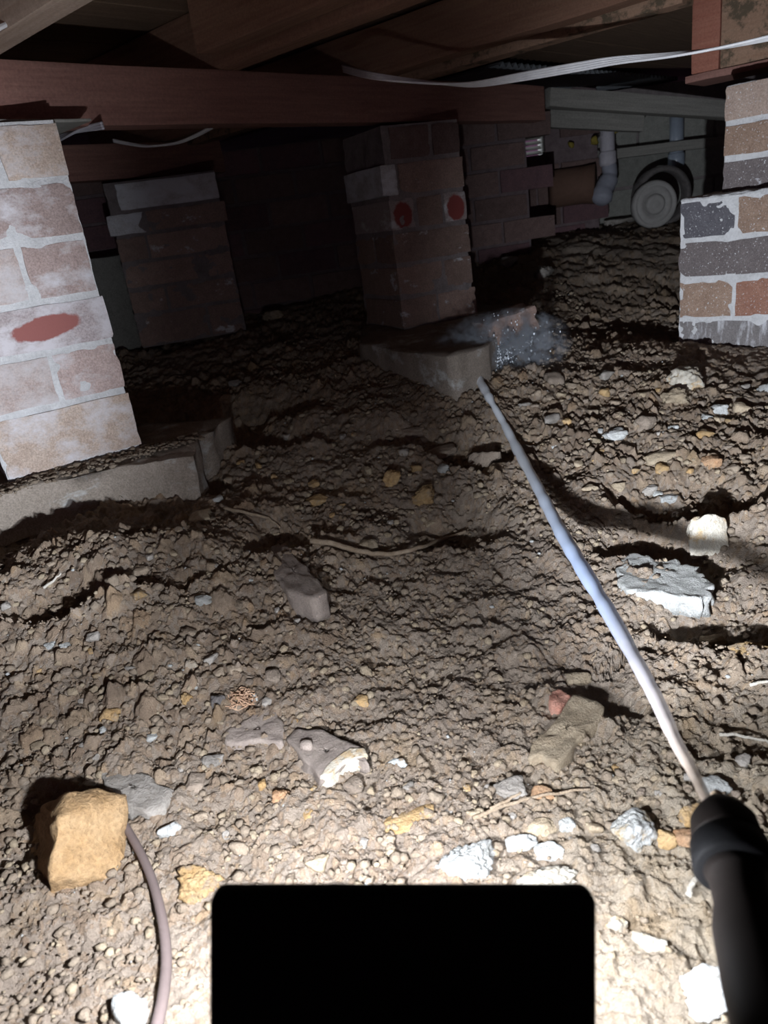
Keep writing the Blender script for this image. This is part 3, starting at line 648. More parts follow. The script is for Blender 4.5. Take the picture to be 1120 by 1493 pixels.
# ------------------------------------------------------------------ cables
def cable(name,pts,r,n,label,spread,twist=2.5,mat='white_cable',m=12,cat='cable'):
    P=spline(pts,m); c=P.mean(0); root=empty(name,P[0]); tag(root,label,cat)
    for k in range(n):
        off=(k-(n-1)/2)*spread; q=[]
        for i,p in enumerate(P):
            s=i/len(P); ang=twist*s*math.pi; q.append(p+np.array([.25*math.cos(ang+k)*.001,math.sin(ang)*off*.8,math.cos(ang)*off]))
        v,f=tube(q,r,8); link('strand',mesh('strand',v-P[0],f,M[mat],True),root)
    return root
cable('white_cable',[at(500,100,1.48),at(540,110,1.30),at(600,118,1.28),at(660,123,1.27),at(700,122,1.25),at(760,112,1.22),at(840,98,1.20),at(900,88,1.17),at(980,80,1.13),at(1060,68,1.10),at(1180,42,1.05),at(1400,-10,1.0),at(1750,-90,.98),at(2100,-60,1.1)],.0021,4,
      'long white flat cable hanging in front of the stained joists',.0034,2.2)
cable('white_cable',[at(-60,75,.90),at(0,40,.92),at(30,27,.94),at(60,8,.95),at(120,-18,.96)],.0024,2,'short white cable loop at the upper left, below the corner joist',.003,1)
cable('white_cable',[at(165,205,1.62),at(185,209,1.60),at(215,213,1.58),at(255,209,1.57),at(285,198,1.56),at(310,185,1.56)],.0023,2,'dim white cable dipping below the long bearer above the far shadowed pier',.0035,1)
cable('white_cable',[at(80,204,1.26),at(100,196,1.20),at(125,188,1.17),at(150,183,1.14)],.0022,3,'short grey cable stub poking out beside the packing board',.0035,1,'pvcw')

# ------------------------------------------------------------------ things at the far right
def vpipe(name,label,px,y0,y1,Y,r,mat,cat='pipe'):
    a=aty(px,y0,Y); b=aty(px,y1,Y); root=empty(name,(a[0],a[1],min(a[2],b[2]))); tag(root,label,cat); h=abs(a[2]-b[2])
    v,f=tube([(0,0,0),(0,0,h*.5),(0,0,h)],r,20); link('tube',mesh('tube',v,f,M[mat],True),root)
    v,f=tube([(0,0,0),(0,0,.01),(0,0,.045),(0,0,.05)],[r*1.05,r*1.2,r*1.2,r*1.05],20); link('collar',mesh('collar',v,f,M[mat],True),root)
    return root
wp=vpipe('plastic_pipe','dusty white vertical pipe ending in a grey bend, between vent and round disc',885,172,242,3.0,.026,'pvcw')
a=aty(888,240,3.0); b=aty(889,258,2.99); c=aty(880,278,2.97); d=aty(876,297,2.95); V,f=tube(spline([a,b,c,d],6),[.027]*7+[.034]*6+[.038]*4+[.03,.018],18); link('pipe_bend',mesh('pipe_bend',V-np.array(wp.location),f,M['bag'],True),wp)
vpipe('plastic_pipe','blue-grey vertical plastic pipe standing on the block wall above the round disc',987,165,243,3.15,.026,'pvc')
a=aty(848,270,3.02); b=aty(868,268,3.0); V,f=tube([a-[.12,0,0],a,b],[.066,.066,.07],22); tag(link('clay_pipe',mesh('clay_pipe',V-a,f,M['rusty'],True),None,a),'rusty brown clay pipe stub lying behind the white pipe','pipe')
wc=aty(953,298,2.9); wh=empty('round_disc',wc); tag(wh,'grey round disc with raised rings leaning below the blue-grey pipe','disc')
def lathe(prof,ns=40):
    V=[];Fc=[];n=len(prof)
    for i in range(ns):
        a=2*math.pi*i/ns
        for r,h in prof: V.append((r*math.cos(a),-h,r*math.sin(a)))
    for i in range(ns):
        j=(i+1)%ns
        for k in range(n-1): Fc.append((i*n+k,i*n+k+1,j*n+k+1,j*n+k))
    return V,Fc
R=.082
v,f=lathe([(.001,-.02),(R*.9,-.02),(R,-.01),(R,.012),(R*.95,.02),(R*.84,.022),(R*.80,.012),(R*.76,.018),(R*.55,.020),(R*.5,.010),(.001,.010)]); link('rim',mesh('rim',v,f,M['disc'],True),wh)
v,f=lathe([(R*.44,.0),(R*.44,.016),(R*.40,.026),(R*.30,.030),(R*.22,.026),(R*.12,.030),(.001,.030)]); link('hub',mesh('hub',v,f,M['disc'],True),wh)
# arch hole behind the disc
v,f=lathe([(R*1.28,.0),(R*1.28,.05),(R*1.12,.055),(R*1.05,.05),(R*1.05,.0)]); o=link('arch_ring',mesh('arch_ring',v,f,M['dark'],True),None,aty(960,287,2.99)); tag(o,'dark round pipe opening behind the grey disc','opening')
for (x,y,Y,s,lb) in [(897,190,3.0,.016,'yellow foam blob beside the top of the white pipe'),(922,178,2.80,.018,'yellow foam blob on the rail between the two pipes'),(867,205,3.0,.016,'yellow foam blob just left of the white pipe'),(833,211,3.02,.012,'tiny yellow foam blob between vent and white pipe')]:
    v,f=rockv(2,int(x),lump=.5); tag(link('foam_blob',mesh('foam_blob',v*[s,s*.7,s],f,M['yellow'],True),None,aty(x,y,Y)),lb,'foam','yellow foam blobs')
# pale block and rubble near the rear wall
p=aty(186,375,2.35); v,f=rbox(.16,.1,.27,.006,6,.004,20); tag(link('cement_block',mesh('cement_block',v,f,M['block'],True),None,(p[0]-.06,p[1]+.02,.36),.1),'upright grey cement block against the rear wall, beside the far shadowed pier','block')

# ------------------------------------------------------------------ stones
def stone(name,label,cat,cx,cy,w_,h_,mat,seed=None,flat=.55,yaw=None,sub=3,facets=9,rough=.05,group=None,sink=.25,tilt=0,lift=0,soft=.045,lump=.12):
    seed=seed if seed is not None else int(cx*7+cy); rg=random.Random(seed)
    P=hit(cx,cy+h_*.30); d=(P-campos)@fwd; rr=(P-campos)/np.linalg.norm(P-campos); el=max(.22,-rr[2])
    wm=w_*d/F; hm=h_*d/F; hz=flat*hm; sy=max((hm-hz*math.sqrt(1-el*el))/el,.55*wm); sy=min(sy,1.5*wm)
    v,f=rockv(sub,seed,facets,rough,soft,lump); yaw=0 if yaw is None else yaw
    v=v*[wm/2,sy/2,hz*.62]; 
    if tilt: 
        c_,s_=math.cos(tilt),math.sin(tilt); v=v@np.array([[c_,0,s_],[0,1,0],[-s_,0,c_]])
    z=P[2]+hz*.62*(1-2*sink)+lift
    o=link(name,mesh(name,v,f,M[mat],False if facets>10 else True),None,(P[0],P[1]+sy*.12,z),yaw+rg.uniform(-.1,.1))
    if label: tag(o,label,cat,group)
    return o
def pslab(name,label,cat,poly,th,mat,tz=0.0,**kw):
    """flat stone: its outline on its own top plane, `th` above the soil"""
    cx=np.mean([p[0] for p in poly]); cy=np.mean([p[1] for p in poly]); P=hit(cx,cy); z=P[2]+th+tz
    o=slab_obj(name,[atz(x,y,z) for x,y in poly],th+.02,mat,**kw); tag(o,label,cat); return o
def hull_rock(name,label,pts,mat,sub=3,noise_=.0012,bev=.03):
    """an angular rock: convex hull of world points, subdivided and roughened"""
    import bmesh
    bm=bmesh.new(); 
    for p in pts: bm.verts.new(p)
    r=bmesh.ops.convex_hull(bm,input=bm.verts); 
    bmesh.ops.delete(bm,geom=[v for v in bm.verts if not v.link_faces],context='VERTS')
    ll=max((max(p[k] for p in pts)-min(p[k] for p in pts)) for k in range(3))
    bmesh.ops.bevel(bm,geom=list(bm.edges),offset=ll*bev*.5,segments=2,affect='EDGES',profile=.6)
    bmesh.ops.triangulate(bm,faces=bm.faces[:]); 
    for _ in range(sub): bmesh.ops.subdivide_edges(bm,edges=[e for e in bm.edges if e.calc_length()>ll*.06],cuts=1); bmesh.ops.triangulate(bm,faces=bm.faces[:])
    bm.normal_update(); vs=np.array([v.co[:] for v in bm.verts]); ns=np.array([v.normal[:] for v in bm.verts])
    vs=vs+ns*(noise_*(fbm(vs[:,0]*55,vs[:,1]*55,vs[:,2]*55,oct=3,seed=3)*2.0+.5*fbm(vs[:,0]*250,vs[:,1]*250,vs[:,2]*250,oct=2,seed=1)))[:,None]
    fs=[[v.index for v in f.verts] for f in bm.faces]; bm.free(); c=vs.mean(0)
    o=link(name,mesh(name,vs-c,np.array(fs),M[mat],True),None,c); tag(o,label,'rock'); return o
z0=hit(120,1290)[2]
Z_=lambda x,y,dz: atz(x,y,z0+dz)
top=[Z_(98,1160,.055),Z_(86,1192,.058),Z_(74,1280,.026),Z_(128,1152,.048),Z_(186,1160,.036),Z_(62,1176,.034)]
fr=[Z_(190,1222,.006),Z_(168,1277,-.004),Z_(100,1306,-.006),Z_(72,1314,-.006)]
bk=[Z_(42,1250,-.008),Z_(50,1195,-.008),Z_(150,1175,-.01)+[0,.02,0]]
hull_rock('sandstone_block','large angular orange sandstone block beside the brown hose',top+fr+bk,'sandstone',sub=3,noise_=.0016)
pslab('stone_slab','flat light grey stone slab just behind the orange sandstone block','stone',[(143,1122),(165,1117),(205,1128),(230,1145),(248,1152),(240,1178),(215,1183),(185,1172),(160,1150)],.006,'grey',seed=5,amp=.0014,freq=90)
pslab('mortar_slab','long rough white mortar slab lying below the round cream rock','stone',[(906,812),(928,806),(960,818),(985,815),(1010,828),(1030,836),(1034,858),(1025,875),(1000,868),(970,862),(945,864),(930,868),(920,858),(900,852)],.004,'mortar_lump',seed=6,amp=.0022,freq=48,jag=.008,n=90,rings=20)
stone('loose_rock','round cream rock standing on the dark hollow above the white mortar slab','rock',1030,790,58,60,'cream',seed=44,flat=.95,facets=15,sub=5,sink=.06,rough=.05,soft=.06,lump=.22)
# pottery shard with a round knob and yellow broken edge
def shard():
    poly=[(418,1076),(432,1062),(470,1064),(506,1082),(530,1092),(536,1112),(512,1100),(484,1128),(468,1132),(450,1112)]
    P=hit(475,1100); z=P[2]+.013; root=empty('pottery_shard',P); tag(root,'broken brown pottery shard with a round dimple and yellowed edge','shard')
    v,f=slab([atz(x,y,z) for x,y in poly],.012,seed=8,amp=.0012,n=60,jag=.001); link('shard_body',mesh('shard_body',v-P,f,M['slate'],True),root)
    v,f=slab([atz(x,y,z+.002) for x,y in [(512,1090),(530,1090),(535,1100),(505,1106),(482,1128),(468,1131),(480,1112)]],.014,seed=9,amp=.0008,n=40,jag=.001); link('broken_edge',mesh('broken_edge',v-P,f,M['cream'],True),root)
    c=atz(447,1088,z+.001); v,f=rockv(2,5,4,.02,.2,.02); link('knob',mesh('knob',v*[.0062,.0062,.005]+(c-P),f,M['slate'],True),root)
shard()
pslab('flat_stone','flat dusty brown stone sunk beside the dry root nest','stone',[(330,1064),(385,1036),(400,1032),(408,1050),(410,1082),(370,1078),(325,1080)],.004,'slate',seed=10,amp=.001,freq=110)
pslab('stone_slab','tilted dirt-covered brick half with a pale worn side, behind the white stones','brick',[(800,1062),(838,1012),(868,1020),(878,1030),(874,1046),(830,1095),(812,1112),(790,1098),(770,1105),(775,1085)],.011,'tan',seed=11,amp=.0018,freq=110)
pslab('red_chip','small salmon red brick chip against the dirt-covered brick half','chip',[(795,1008),(815,1004),(832,1014),(815,1032),(803,1028)],.009,'red',seed=12,n=30,rings=6)
pslab('leaning_stone','dark triangular stone leaning out of the soil left of the curved root','stone',[(396,796),(418,795),(440,822),(478,862),(455,872),(420,862),(402,838)],.010,'slate',seed=13,amp=.002,freq=90)
HS=[('loose_stone','tan stone perched in the dark hole above the red chip',840,989,52,28,'tan',.6),
('quartz_rock','white quartz rock with a tan stain left of the black nozzle',926,1203,66,68,'quartz',.6),
('loose_stone','small yellow stone beside the white quartz rock',974,1220,30,32,'ochre',.6),
('loose_stone','orange stone touching the black nozzle',1003,1220,34,36,'orange',.6),
('loose_stone','square yellow stone under the end of the water jet',1016,1186,52,42,'ochre',.6),
('loose_stone','pale blue-grey stone beyond the nozzle tip',1045,1142,42,36,'white',.6),
('mortar_lump','large bluish white crumbling lump just above the black lamp',684,1252,96,82,'white',.5),
('mortar_lump','rough cream lump half hidden by the right end of the black lamp',800,1280,96,52,'cream',.6),
('loose_stone','pale oval stone resting above the cream lump',762,1227,48,30,'white',.6),
('loose_stone','ringed pale oval stone beside the cream lump',802,1240,44,26,'white',.6),
('loose_stone','brown ridge-shaped stone above the ringed oval stone',790,1205,50,28,'tan',.6),
('loose_stone','small white lump left of the quartz rock',829,1200,30,34,'white',.6),
('loose_rock','jagged white rock near the bottom beside the nozzle handle',1040,1440,78,72,'quartz',.5),
('loose_stone','angular grey-white stone at the bottom by the hose',193,1470,58,62,'white',.6),
('loose_rock','crumbly yellow-brown rock touching the left corner of the black lamp',295,1285,70,52,'ochre',.7),
('loose_stone','small white stone right of the orange sandstone block',250,1208,32,34,'white',.6),
('loose_stone','heart-shaped pale stone in the gravel of the left slope',298,875,24,22,'white',.7),
('loose_stone','round flat tan stone in the dark soil before the leaning pier footing',291,751,34,28,'tan',.4),
('loose_stone','squarish tan stone just above the curved root',535,793,36,28,'tan',.6),
('loose_stone','crumbly yellowish lump left of the water jet',618,721,40,36,'ochre',.7),
('loose_stone','small spiky yellowish lump left of the larger crumbly lump',572,697,28,30,'ochre',.7),
('loose_stone','low yellowish lump far left of the spiky lump',463,728,36,18,'ochre',.6),
('loose_stone','tiny round yellowish stone above the low lump',458,705,18,16,'ochre',.6),
('loose_rock','large brown triangular stone close to the water jet',708,672,50,38,'brown',.8),
('loose_stone','brown stone right behind the water jet',770,655,34,22,'brown',.6),
('loose_stone','dark flat stone left of the triangular stone',645,660,46,26,'brown',.6),
('loose_stone','grey-brown stone in the dim soil before the centre pier',600,630,50,22,'brown',.6),
('loose_rock','large crumbly cream rock at the foot of the corner pier',1000,550,52,40,'cream',.7),
('loose_rock','tan rock just left of the large crumbly cream rock',985,578,42,34,'tan',.7),
('loose_stone','white angular stone in front of the tan rock',1048,596,24,20,'white',.7),
('loose_stone','pale flat stone below the white angular stone',1026,606,26,16,'white',.5),
('loose_stone','pale smooth oval stone in the dark hollow',977,727,32,14,'white',.7),
('loose_stone','lilac grey pebble beside the pale smooth oval stone',948,714,24,16,'grey',.7),
('loose_stone','tiny pale pebble between the oval stone and the lilac pebble',963,720,20,12,'white',.6),
('loose_stone','round tan pebble at the near edge of the right bank',903,709,20,16,'tan',.7),
('loose_stone','flat cream pebble left of the round tan pebble',861,711,28,12,'tan',.6),
('loose_stone','orange-brown stone in the bright soil of the right bank',1038,672,24,24,'orange',.6),
('loose_stone','long brown stone with a dark shadow on the right bank',965,665,52,22,'tan',.6),
('loose_stone','pale ringed stone on the right bank below two brown stones',898,633,34,22,'white',.6),
('loose_stone','brown stone casting a deep shadow on the right bank',942,614,36,24,'brown',.7),
('loose_stone','white flat stone on the left slope beside its yellow neighbour',100,940,26,13,'white',.6),
('loose_stone','pale stone left of the white flat stone',74,940,20,14,'white',.6),
('loose_stone','tan stone above the white flat stone on the left slope',53,921,22,14,'tan',.7),
('loose_stone','small tan stone standing below the pottery shard to the right',578,1112,32,16,'white',.6),
('loose_stone','orange stone in the crumbly soil below the pottery shard',411,1159,30,26,'orange',.5),
('loose_stone','brown stone with a yellow tip below the flat dusty stones',284,1140,30,38,'brown',.4),
('loose_stone','pinkish flat stone left of the pottery shard',311,1109,34,22,'grey',.5),
('loose_stone','small cream stone alone above the left half of the black lamp',465,1259,36,34,'tan',.6),
('loose_stone','blue-grey stone touching the dry root nest',319,1023,24,26,'dark',.8),
('loose_stone','orange stone left of the blue-grey stone',160,1040,30,22,'ochre',.6),
('loose_stone','wedge-shaped brown pebble standing alone in the smooth centre soil',534,978,18,20,'tan',.8),
('loose_stone','pale yellow stone below the wedge-shaped pebble',528,1020,22,22,'ochre',.5),
('loose_stone','low ochre clay lump above the black lamp',598,1190,80,40,'ochre',.25),
('loose_stone','ochre lump right of the low clay lump near the dry stick',790,1155,36,28,'orange',.4),
('loose_stone','dome of dry clay beside the dry stick',745,1147,46,38,'grey',.4),
('loose_stone','cream stone in the bright bottom right soil with a black gap',900,1345,34,26,'cream',.5),
('loose_stone','pale yellow stone left of the jagged white rock',950,1370,48,36,'cream',.4),
('loose_stone','yellow-orange flat stone on the crest at the right edge',1098,948,60,12,'ochre',.7),
('loose_stone','tan flat stone left of the yellow-orange one on the crest',1040,934,44,22,'tan',.6),
('loose_stone','dark stone brick fragment before the far shadowed pier',399,461,34,18,'tan',.8),
('loose_stone','small pale stone in the deep shade behind the leaning pier',343,559,22,14,'grey',.7),
('loose_stone','pale stone in the dim rubble behind the centre pier',742,381,28,18,'grey',.7),
('loose_stone','rough pale stone in the dim rubble below the vent',795,396,30,22,'grey',.7),
('loose_stone','flat pale stone in front of the round disc',905,322,50,14,'grey',.6),
]
for i,(nm,lb,cx,cy,w_,h_,mt,fl) in enumerate(HS):
    stone(nm,lb,'stone',cx,cy,w_,h_,mt,flat=fl,seed=200+i,facets=8+(i%4),sub=5 if w_>60 else 4,rough=.09 if 'crumb' not in lb and 'rough' not in lb else .20)
# grey brick fragment leaning at the foot of the centre pier, behind the spray
v,f=rbox(.12,.07,.055,.006,7,.003,30,5,.1); p=atz(742,492,.235); o=link('brick_fragment',mesh('brick_fragment',v,f,M['bc'],True),None,(p[0],p[1]+.03,.255),.3); o.rotation_euler[1]=-.15; tag(o,'grey brick fragment at the foot of the centre pier behind the spray','brick')

# generic clods lying loose, largest first: countable, alike
shapes=[rockv(3,900+i,6,.12,.035,.15) for i in range(14)]
cm={}
def clod(mt,i):
    if (mt,i) not in cm: cm[(mt,i)]=mesh('soil_clod',shapes[i][0],shapes[i][1],M[mt],True)
    return cm[(mt,i)]
areas=[([(0,820),(420,800),(460,1000),(420,1100),(0,1120)],92,(11,27),'small clods and stones on the slope before the leaning pier','small soil clod on the stony slope before the leaning pale pier'),
       ([(760,590),(860,520),(960,560),(1120,560),(1120,690),(960,690),(760,690)],70,(11,30),'small stones on the bank before the corner pier','small stone on the bank at the foot of the corner pier'),
       ([(300,640),(700,620),(740,760),(560,780),(300,800)],40,(9,22),'small stones in the dim soil behind the curved root','small dim stone in the soil behind the curved root'),
       ([(870,1100),(1120,1100),(1120,1200),(1000,1160),(880,1160)],14,(12,30),'small stones near the nozzle tip','small yellowish stone around the nozzle tip'),
       ([(200,1100),(540,1120),(560,1270),(320,1250),(210,1180)],34,(11,30),'small stones between hose and pottery shard','small stone in the crumbly soil between the hose and the pottery shard'),
       ([(560,1130),(860,1120),(880,1250),(740,1200),(560,1240)],24,(11,26),'small stones above the black lamp','small stone in the bright soil above the black lamp')]
rg=np.random.default_rng(11)
def inside(px,py,poly):
    c=False; n=len(poly)
    for i in range(n):
        x1,y1=poly[i]; x2,y2=poly[(i+1)%n]
        if (y1>py)!=(y2>py) and px<(x2-x1)*(py-y1)/(y2-y1)+x1: c=not c
    return c
LM=[(122,1240,'the orange sandstone block'),(195,1150,'the light grey stone slab'),(475,1100,'the pottery shard'),(370,1060,'the flat dusty brown stone'),(352,1024,'the root nest'),(298,875,'the heart-shaped pale stone'),
 (291,751,'the round flat tan stone'),(100,940,'the white flat stone on the slope'),(53,921,'the tan stone beside the white flat one'),(160,1040,'the ochre stone on the slope'),(430,835,'the dark triangular leaning stone'),(535,793,'the squarish tan stone'),
 (618,721,'the larger crumbly lump'),(572,697,'the spiky yellowish lump'),(463,728,'the low yellowish lump'),(708,672,'the big brown triangular stone'),(645,660,'the dark flat stone'),(600,630,'the grey-brown stone'),
 (1000,550,'the big crumbly cream rock'),(1048,596,'the white angular stone'),(898,633,'the pale ringed stone'),(942,614,'the brown stone with deep shadow'),(965,665,'the long brown stone'),(1038,672,'the orange-brown stone'),(948,714,'the lilac grey pebble'),(861,711,'the flat cream pebble'),
 (926,1203,'the white quartz rock'),(1045,1142,'the pale blue-grey stone'),(1016,1186,'the square yellow stone'),(684,1252,'the bluish white lump'),(598,1190,'the low ochre clay lump'),(745,1147,'the dry clay dome'),(762,1227,'the pale oval stone'),(829,1200,'the small white lump'),
 (465,1259,'the lone small cream stone'),(411,1159,'the orange stone below the shard'),(284,1140,'the yellow-tipped brown stone'),(295,1285,'the crumbly yellow-brown rock'),(311,1109,'the pinkish flat stone'),(250,1208,'the small white stone by the block'),(640,830,'the curved root'),(770,655,'the brown stone behind the jet'),(160,790,'the mound before the footing'),(850,1150,'the end of the dry stick'),(230,690,'the footing of the leaning pier'),(780,560,'the landing point of the jet')]
CN={'clod':'earth-brown','tan':'tan','brown':'brown','grey':'grey','ochre':'ochre','white':'white'}
ORD=['','second ','third ','fourth ','fifth ','sixth ','seventh ','eighth ','ninth ','tenth ','eleventh ','twelfth ']
PEND=[]
hero=[(h[2],h[3],h[4]*.5,h[5]*.5) for h in HS]
for poly,n,(s0,s1),grp,lb in areas:
    xs=[p[0] for p in poly]; ys=[p[1] for p in poly]; k=0; tries=0; placed=[]
    while k<n and tries<6000:
        tries+=1
        x=rg.uniform(min(xs),max(xs)); y=rg.uniform(min(ys),max(ys))
        if not inside(x,y,poly): continue
        s=s0+(s1-s0)*rg.random()**2.2
        if any(abs(x-a)<c+s*.4 and abs(y-b)<d_+s*.4 for a,b,c,d_ in hero) or any(math.hypot(x-a,y-b)<(s+c)*.55 for a,b,c in placed): continue
        placed.append((x,y,s)); P=hit(x,y); d=(P-campos)@fwd; r=s*d/F/2; mt=STONES_G[rg.integers(len(STONES_G))]
        if rg.random()<.06: mt='white'
        o=link('soil_clod',clod(mt,int(rg.integers(14))),None,(P[0],P[1],P[2]+r*.35),rg.uniform(0,6.28)); o.scale=(r,r*rg.uniform(.65,1),r*rg.uniform(.5,.8))
        tag(o,lb,'stone',grp); k+=1
        dd,lx,ly,ln_=min((math.hypot(x-a,y-b),a,b,nm) for a,b,nm in LM); an=math.degrees(math.atan2(ly-y,x-lx))%360
        di=['right of','up and right of','above','up and left of','left of','down and left of','below','down and right of'][int((an+22.5)//45)%8]
        PEND.append((o,('%s clod %s %s'%(CN[mt],di,ln_) if mt!='white' else 'white pebble %s %s'%(di,ln_)),dd))
cnt={}
for o,t_,dd in sorted(PEND,key=lambda q:q[2]):
    n_=cnt.get(t_,0); cnt[t_]=n_+1
    o['label']=(ORD[n_]+('small ' if n_==0 else 'nearest ')+t_) if n_<len(ORD) else 'farther small '+t_
# gravel nobody could count
def gravel(n,seed,smin,smax,mat,name):
    rg=np.random.default_rng(seed); 
    y=.27*(2.3/.27)**(rg.random(n)**.85); x=rg.uniform(-1,1,n)*(.30+.55*y)
    dens=np.clip(.5+1.0*fbm(x*6,y*6,oct=3,seed=2),0,1)+np.exp(-(((x+.35)/.28)**2+((y-.75)/.35)**2))+np.exp(-(((x-.42)/.25)**2+((y-1.25)/.3)**2))
    keep=rg.random(n)<np.clip(dens,0.12,1); x=x[keep];y=y[keep]; 
    lp=np.array([-.46,1.2]); ok=~((x<-.22)&(y>1.0)); x=x[ok];y=y[ok]; ok=~((x>-.02)&(x<.45)&(y>1.66)); x=x[ok];y=y[ok]; ok=~((x>.62)&(y>1.35)); x=x[ok];y=y[ok]
    m=len(x); z=H(x,y)+.0022
    s=smin+(smax-smin)*rg.random(m)**3; s=s*(.75+.5*np.clip(y,0,2)); V=[];Fc=[]; bases=[]
    for i in range(24):
        b,f=ico(1); g2=np.random.default_rng(300+i); b=b*g2.uniform(.62,1.15,(12,1))+g2.normal(size=(12,3))*.10; bases.append((b,f))
    for i in range(m):
        b,f=bases[i%24]; a=rg.uniform(0,6.28); c_,s_=math.cos(a),math.sin(a)
        q=b*[s[i],s[i]*.8,s[i]*.62]; q=np.stack([q[:,0]*c_-q[:,1]*s_,q[:,0]*s_+q[:,1]*c_,q[:,2]],1)+[x[i],y[i],z[i]+s[i]*.1]; V.append(q); Fc.append(f+i*len(b))
    o=link(name,mesh(name,np.concatenate(V),np.concatenate(Fc),M[mat],True)); tag(o,{'clod':'fine brown crumbs of dry soil strewn over the whole ground','tan':'fine tan gravel scattered over the crumbly soil','white':'fine pale grit sprinkled over the soil'}[mat],'gravel',kind='stuff')
gravel(15000,1,.0013,.0068,'clod','gravel'); gravel(5000,2,.0013,.0062,'tan','gravel'); gravel(700,3,.0010,.0036,'white','gravel')

# ------------------------------------------------------------------ twigs, roots, hose
def twig(name,label,pts,r,mat,lift=.004,cat='twig',ns=7,wob=.0008):
    P=np.array([hit(*p)+[0,0,lift] for p in pts]); P=spline(P,6); n=len(P)
    P=P+wob*np.stack([fbm(np.arange(n)*.7+k*9,np.zeros(n),oct=2,seed=k) for k in range(3)],1)
    rr=np.linspace(r,r*.55,n); v,f=tube(P,rr,ns); c=P[0]; o=link(name,mesh(name,v-c,f,M[mat],True),None,c); tag(o,label,cat); return o
twig('curved_root','long thin curved root lying across the middle of the soil',[(455,801),(490,806),(530,817),(570,820),(610,812),(645,798),(682,787)],.0042,'twig',.013,'root')
twig('thin_root','thin forked root in the shade above the leaning dark stone',[(328,748),(360,755),(390,762),(410,776)],.0028,'twig',.008,'root')
twig('dry_stick','long straight dry stick above the black lamp',[(690,1202),(740,1182),(790,1168),(860,1158)],.0018,'twig',.006,'stick')
twig('dry_stick','short dry stick beside the long straight one',[(715,1190),(735,1180),(760,1165)],.0018,'twig',.007,'stick')
twig('pale_straw','pale straw lying beside the black nozzle handle',[(1002,1322),(1012,1300),(1028,1284),(1040,1268)],.0022,'straw',.010,'straw')
twig('thin_root','thin pale root on the crest at the right edge',[(1048,1082),(1075,1083),(1110,1090),(1135,1095)],.0016,'straw',.008,'root')
twig('pale_straw','white straw tip entering from the right edge',[(1092,1012),(1110,1008),(1140,1000)],.0018,'straw',.010,'straw')
twig('pale_straw','pale straw among the gravel under the left mound',[(66,868),(80,858),(92,846)],.0018,'straw',.010,'straw')
twig('thin_root','white curled hair root before the leaning pier footing',[(169,724),(176,732),(184,740)],.0010,'straw',.012,'root')
twig('thin_root','small root curling beside the dark hole above the red chip',[(862,975),(868,968),(870,960)],.0012,'twig',.010,'root')
# root nest: thing with tangled strands
c0=hit(352,1024); nest=empty('root_nest',c0); tag(nest,'tangled nest of orange dry rootlets beside the blue-grey stone','roots')
rg=np.random.default_rng(3); V=[];Fc=[];off=0
for i in range(46):
    d=(c0-campos)@fwd; R=24*d/F; a=rg.normal(size=3); a/=np.linalg.norm(a); b=rg.normal(size=3); b/=np.linalg.norm(b); m_=(a+b)*.5+rg.normal(size=3)*.45
    q=spline([a*R*rg.uniform(.7,1.1),m_*R*.8,b*R*rg.uniform(.7,1.1)],5); q[:,2]=np.abs(q[:,2])*.8; v,f=tube(q,.0006,4); V.append(v); Fc+= [tuple(x+off for x in t) for t in f]; off+=len(v)
o=link('rootlet',mesh('rootlet',np.concatenate(V),Fc,M['root']),nest); o['kind']='stuff'
P=[hit(x,y)+[0,0,.009] for x,y in [(150,1170),(172,1196),(190,1222),(212,1262),(229,1305),(242,1360),(247,1410),(244,1455),(236,1500),(222,1560)]]
P=spline(P,8); v,f=tube(P,np.linspace(.0030,.0042,len(P)),14); tag(link('brown_hose',mesh('brown_hose',v-P[0],f,M['hose'],True),None,P[0]),'dusty brown hose curving out from under the orange sandstone block','hose')

# ------------------------------------------------------------------ work light seen from behind
def rrect(w_,h_,r,d,n=8,bev=.0015):
    pts=[]
    for cx,cy,a0 in ((w_/2-r,h_/2-r,0),(-w_/2+r,h_/2-r,90),(-w_/2+r,-h_/2+r,180),(w_/2-r,-h_/2+r,270)):
        for k in range(n+1):
            a=math.radians(a0+90*k/n); pts.append((cx+r*math.cos(a),cy+r*math.sin(a)))
    V=[];m=len(pts); s=(w_/2-bev)/(w_/2)
    for dz,sc in ((-d/2,s),(-d/2+bev,1),(d/2-bev,1),(d/2,s)): V+=[(x*sc,y*sc,dz) for x,y in pts]
    Fc=[tuple(range(m-1,-1,-1)),tuple(range(3*m,4*m))]+[(i*m+k,i*m+(k+1)%m,(i+1)*m+(k+1)%m,(i+1)*m+k) for i in range(3) for k in range(m)]
    return np.array(V),Fc
dl=.297; tl=at(305,1291,dl); tr=at(862,1296,dl); wd=np.linalg.norm(tr-tl); hgt=.105
ctr=at((305+862)/2+4,1293,dl)-up*hgt/2
wl=empty('work_light',ctr); tag(wl,'flat black work lamp with rounded corners, seen from behind between hose and nozzle','lamp')
Rm=Matrix(((right[0],up[0],-fwd[0]),(right[1],up[1],-fwd[1]),(right[2],up[2],-fwd[2]))).to_4x4()
v,f=rrect(wd,hgt,.006,.008); R3=np.stack([right,up,-fwd],1)
link('housing',mesh('housing',v@R3.T,f,M['black'],True),wl)
v,f=rrect(wd*.9,hgt*.8,.006,.002); link('lens_panel',mesh('lens_panel',(v+[0,0,-.0050])@R3.T,f,M['lens'],True),wl)
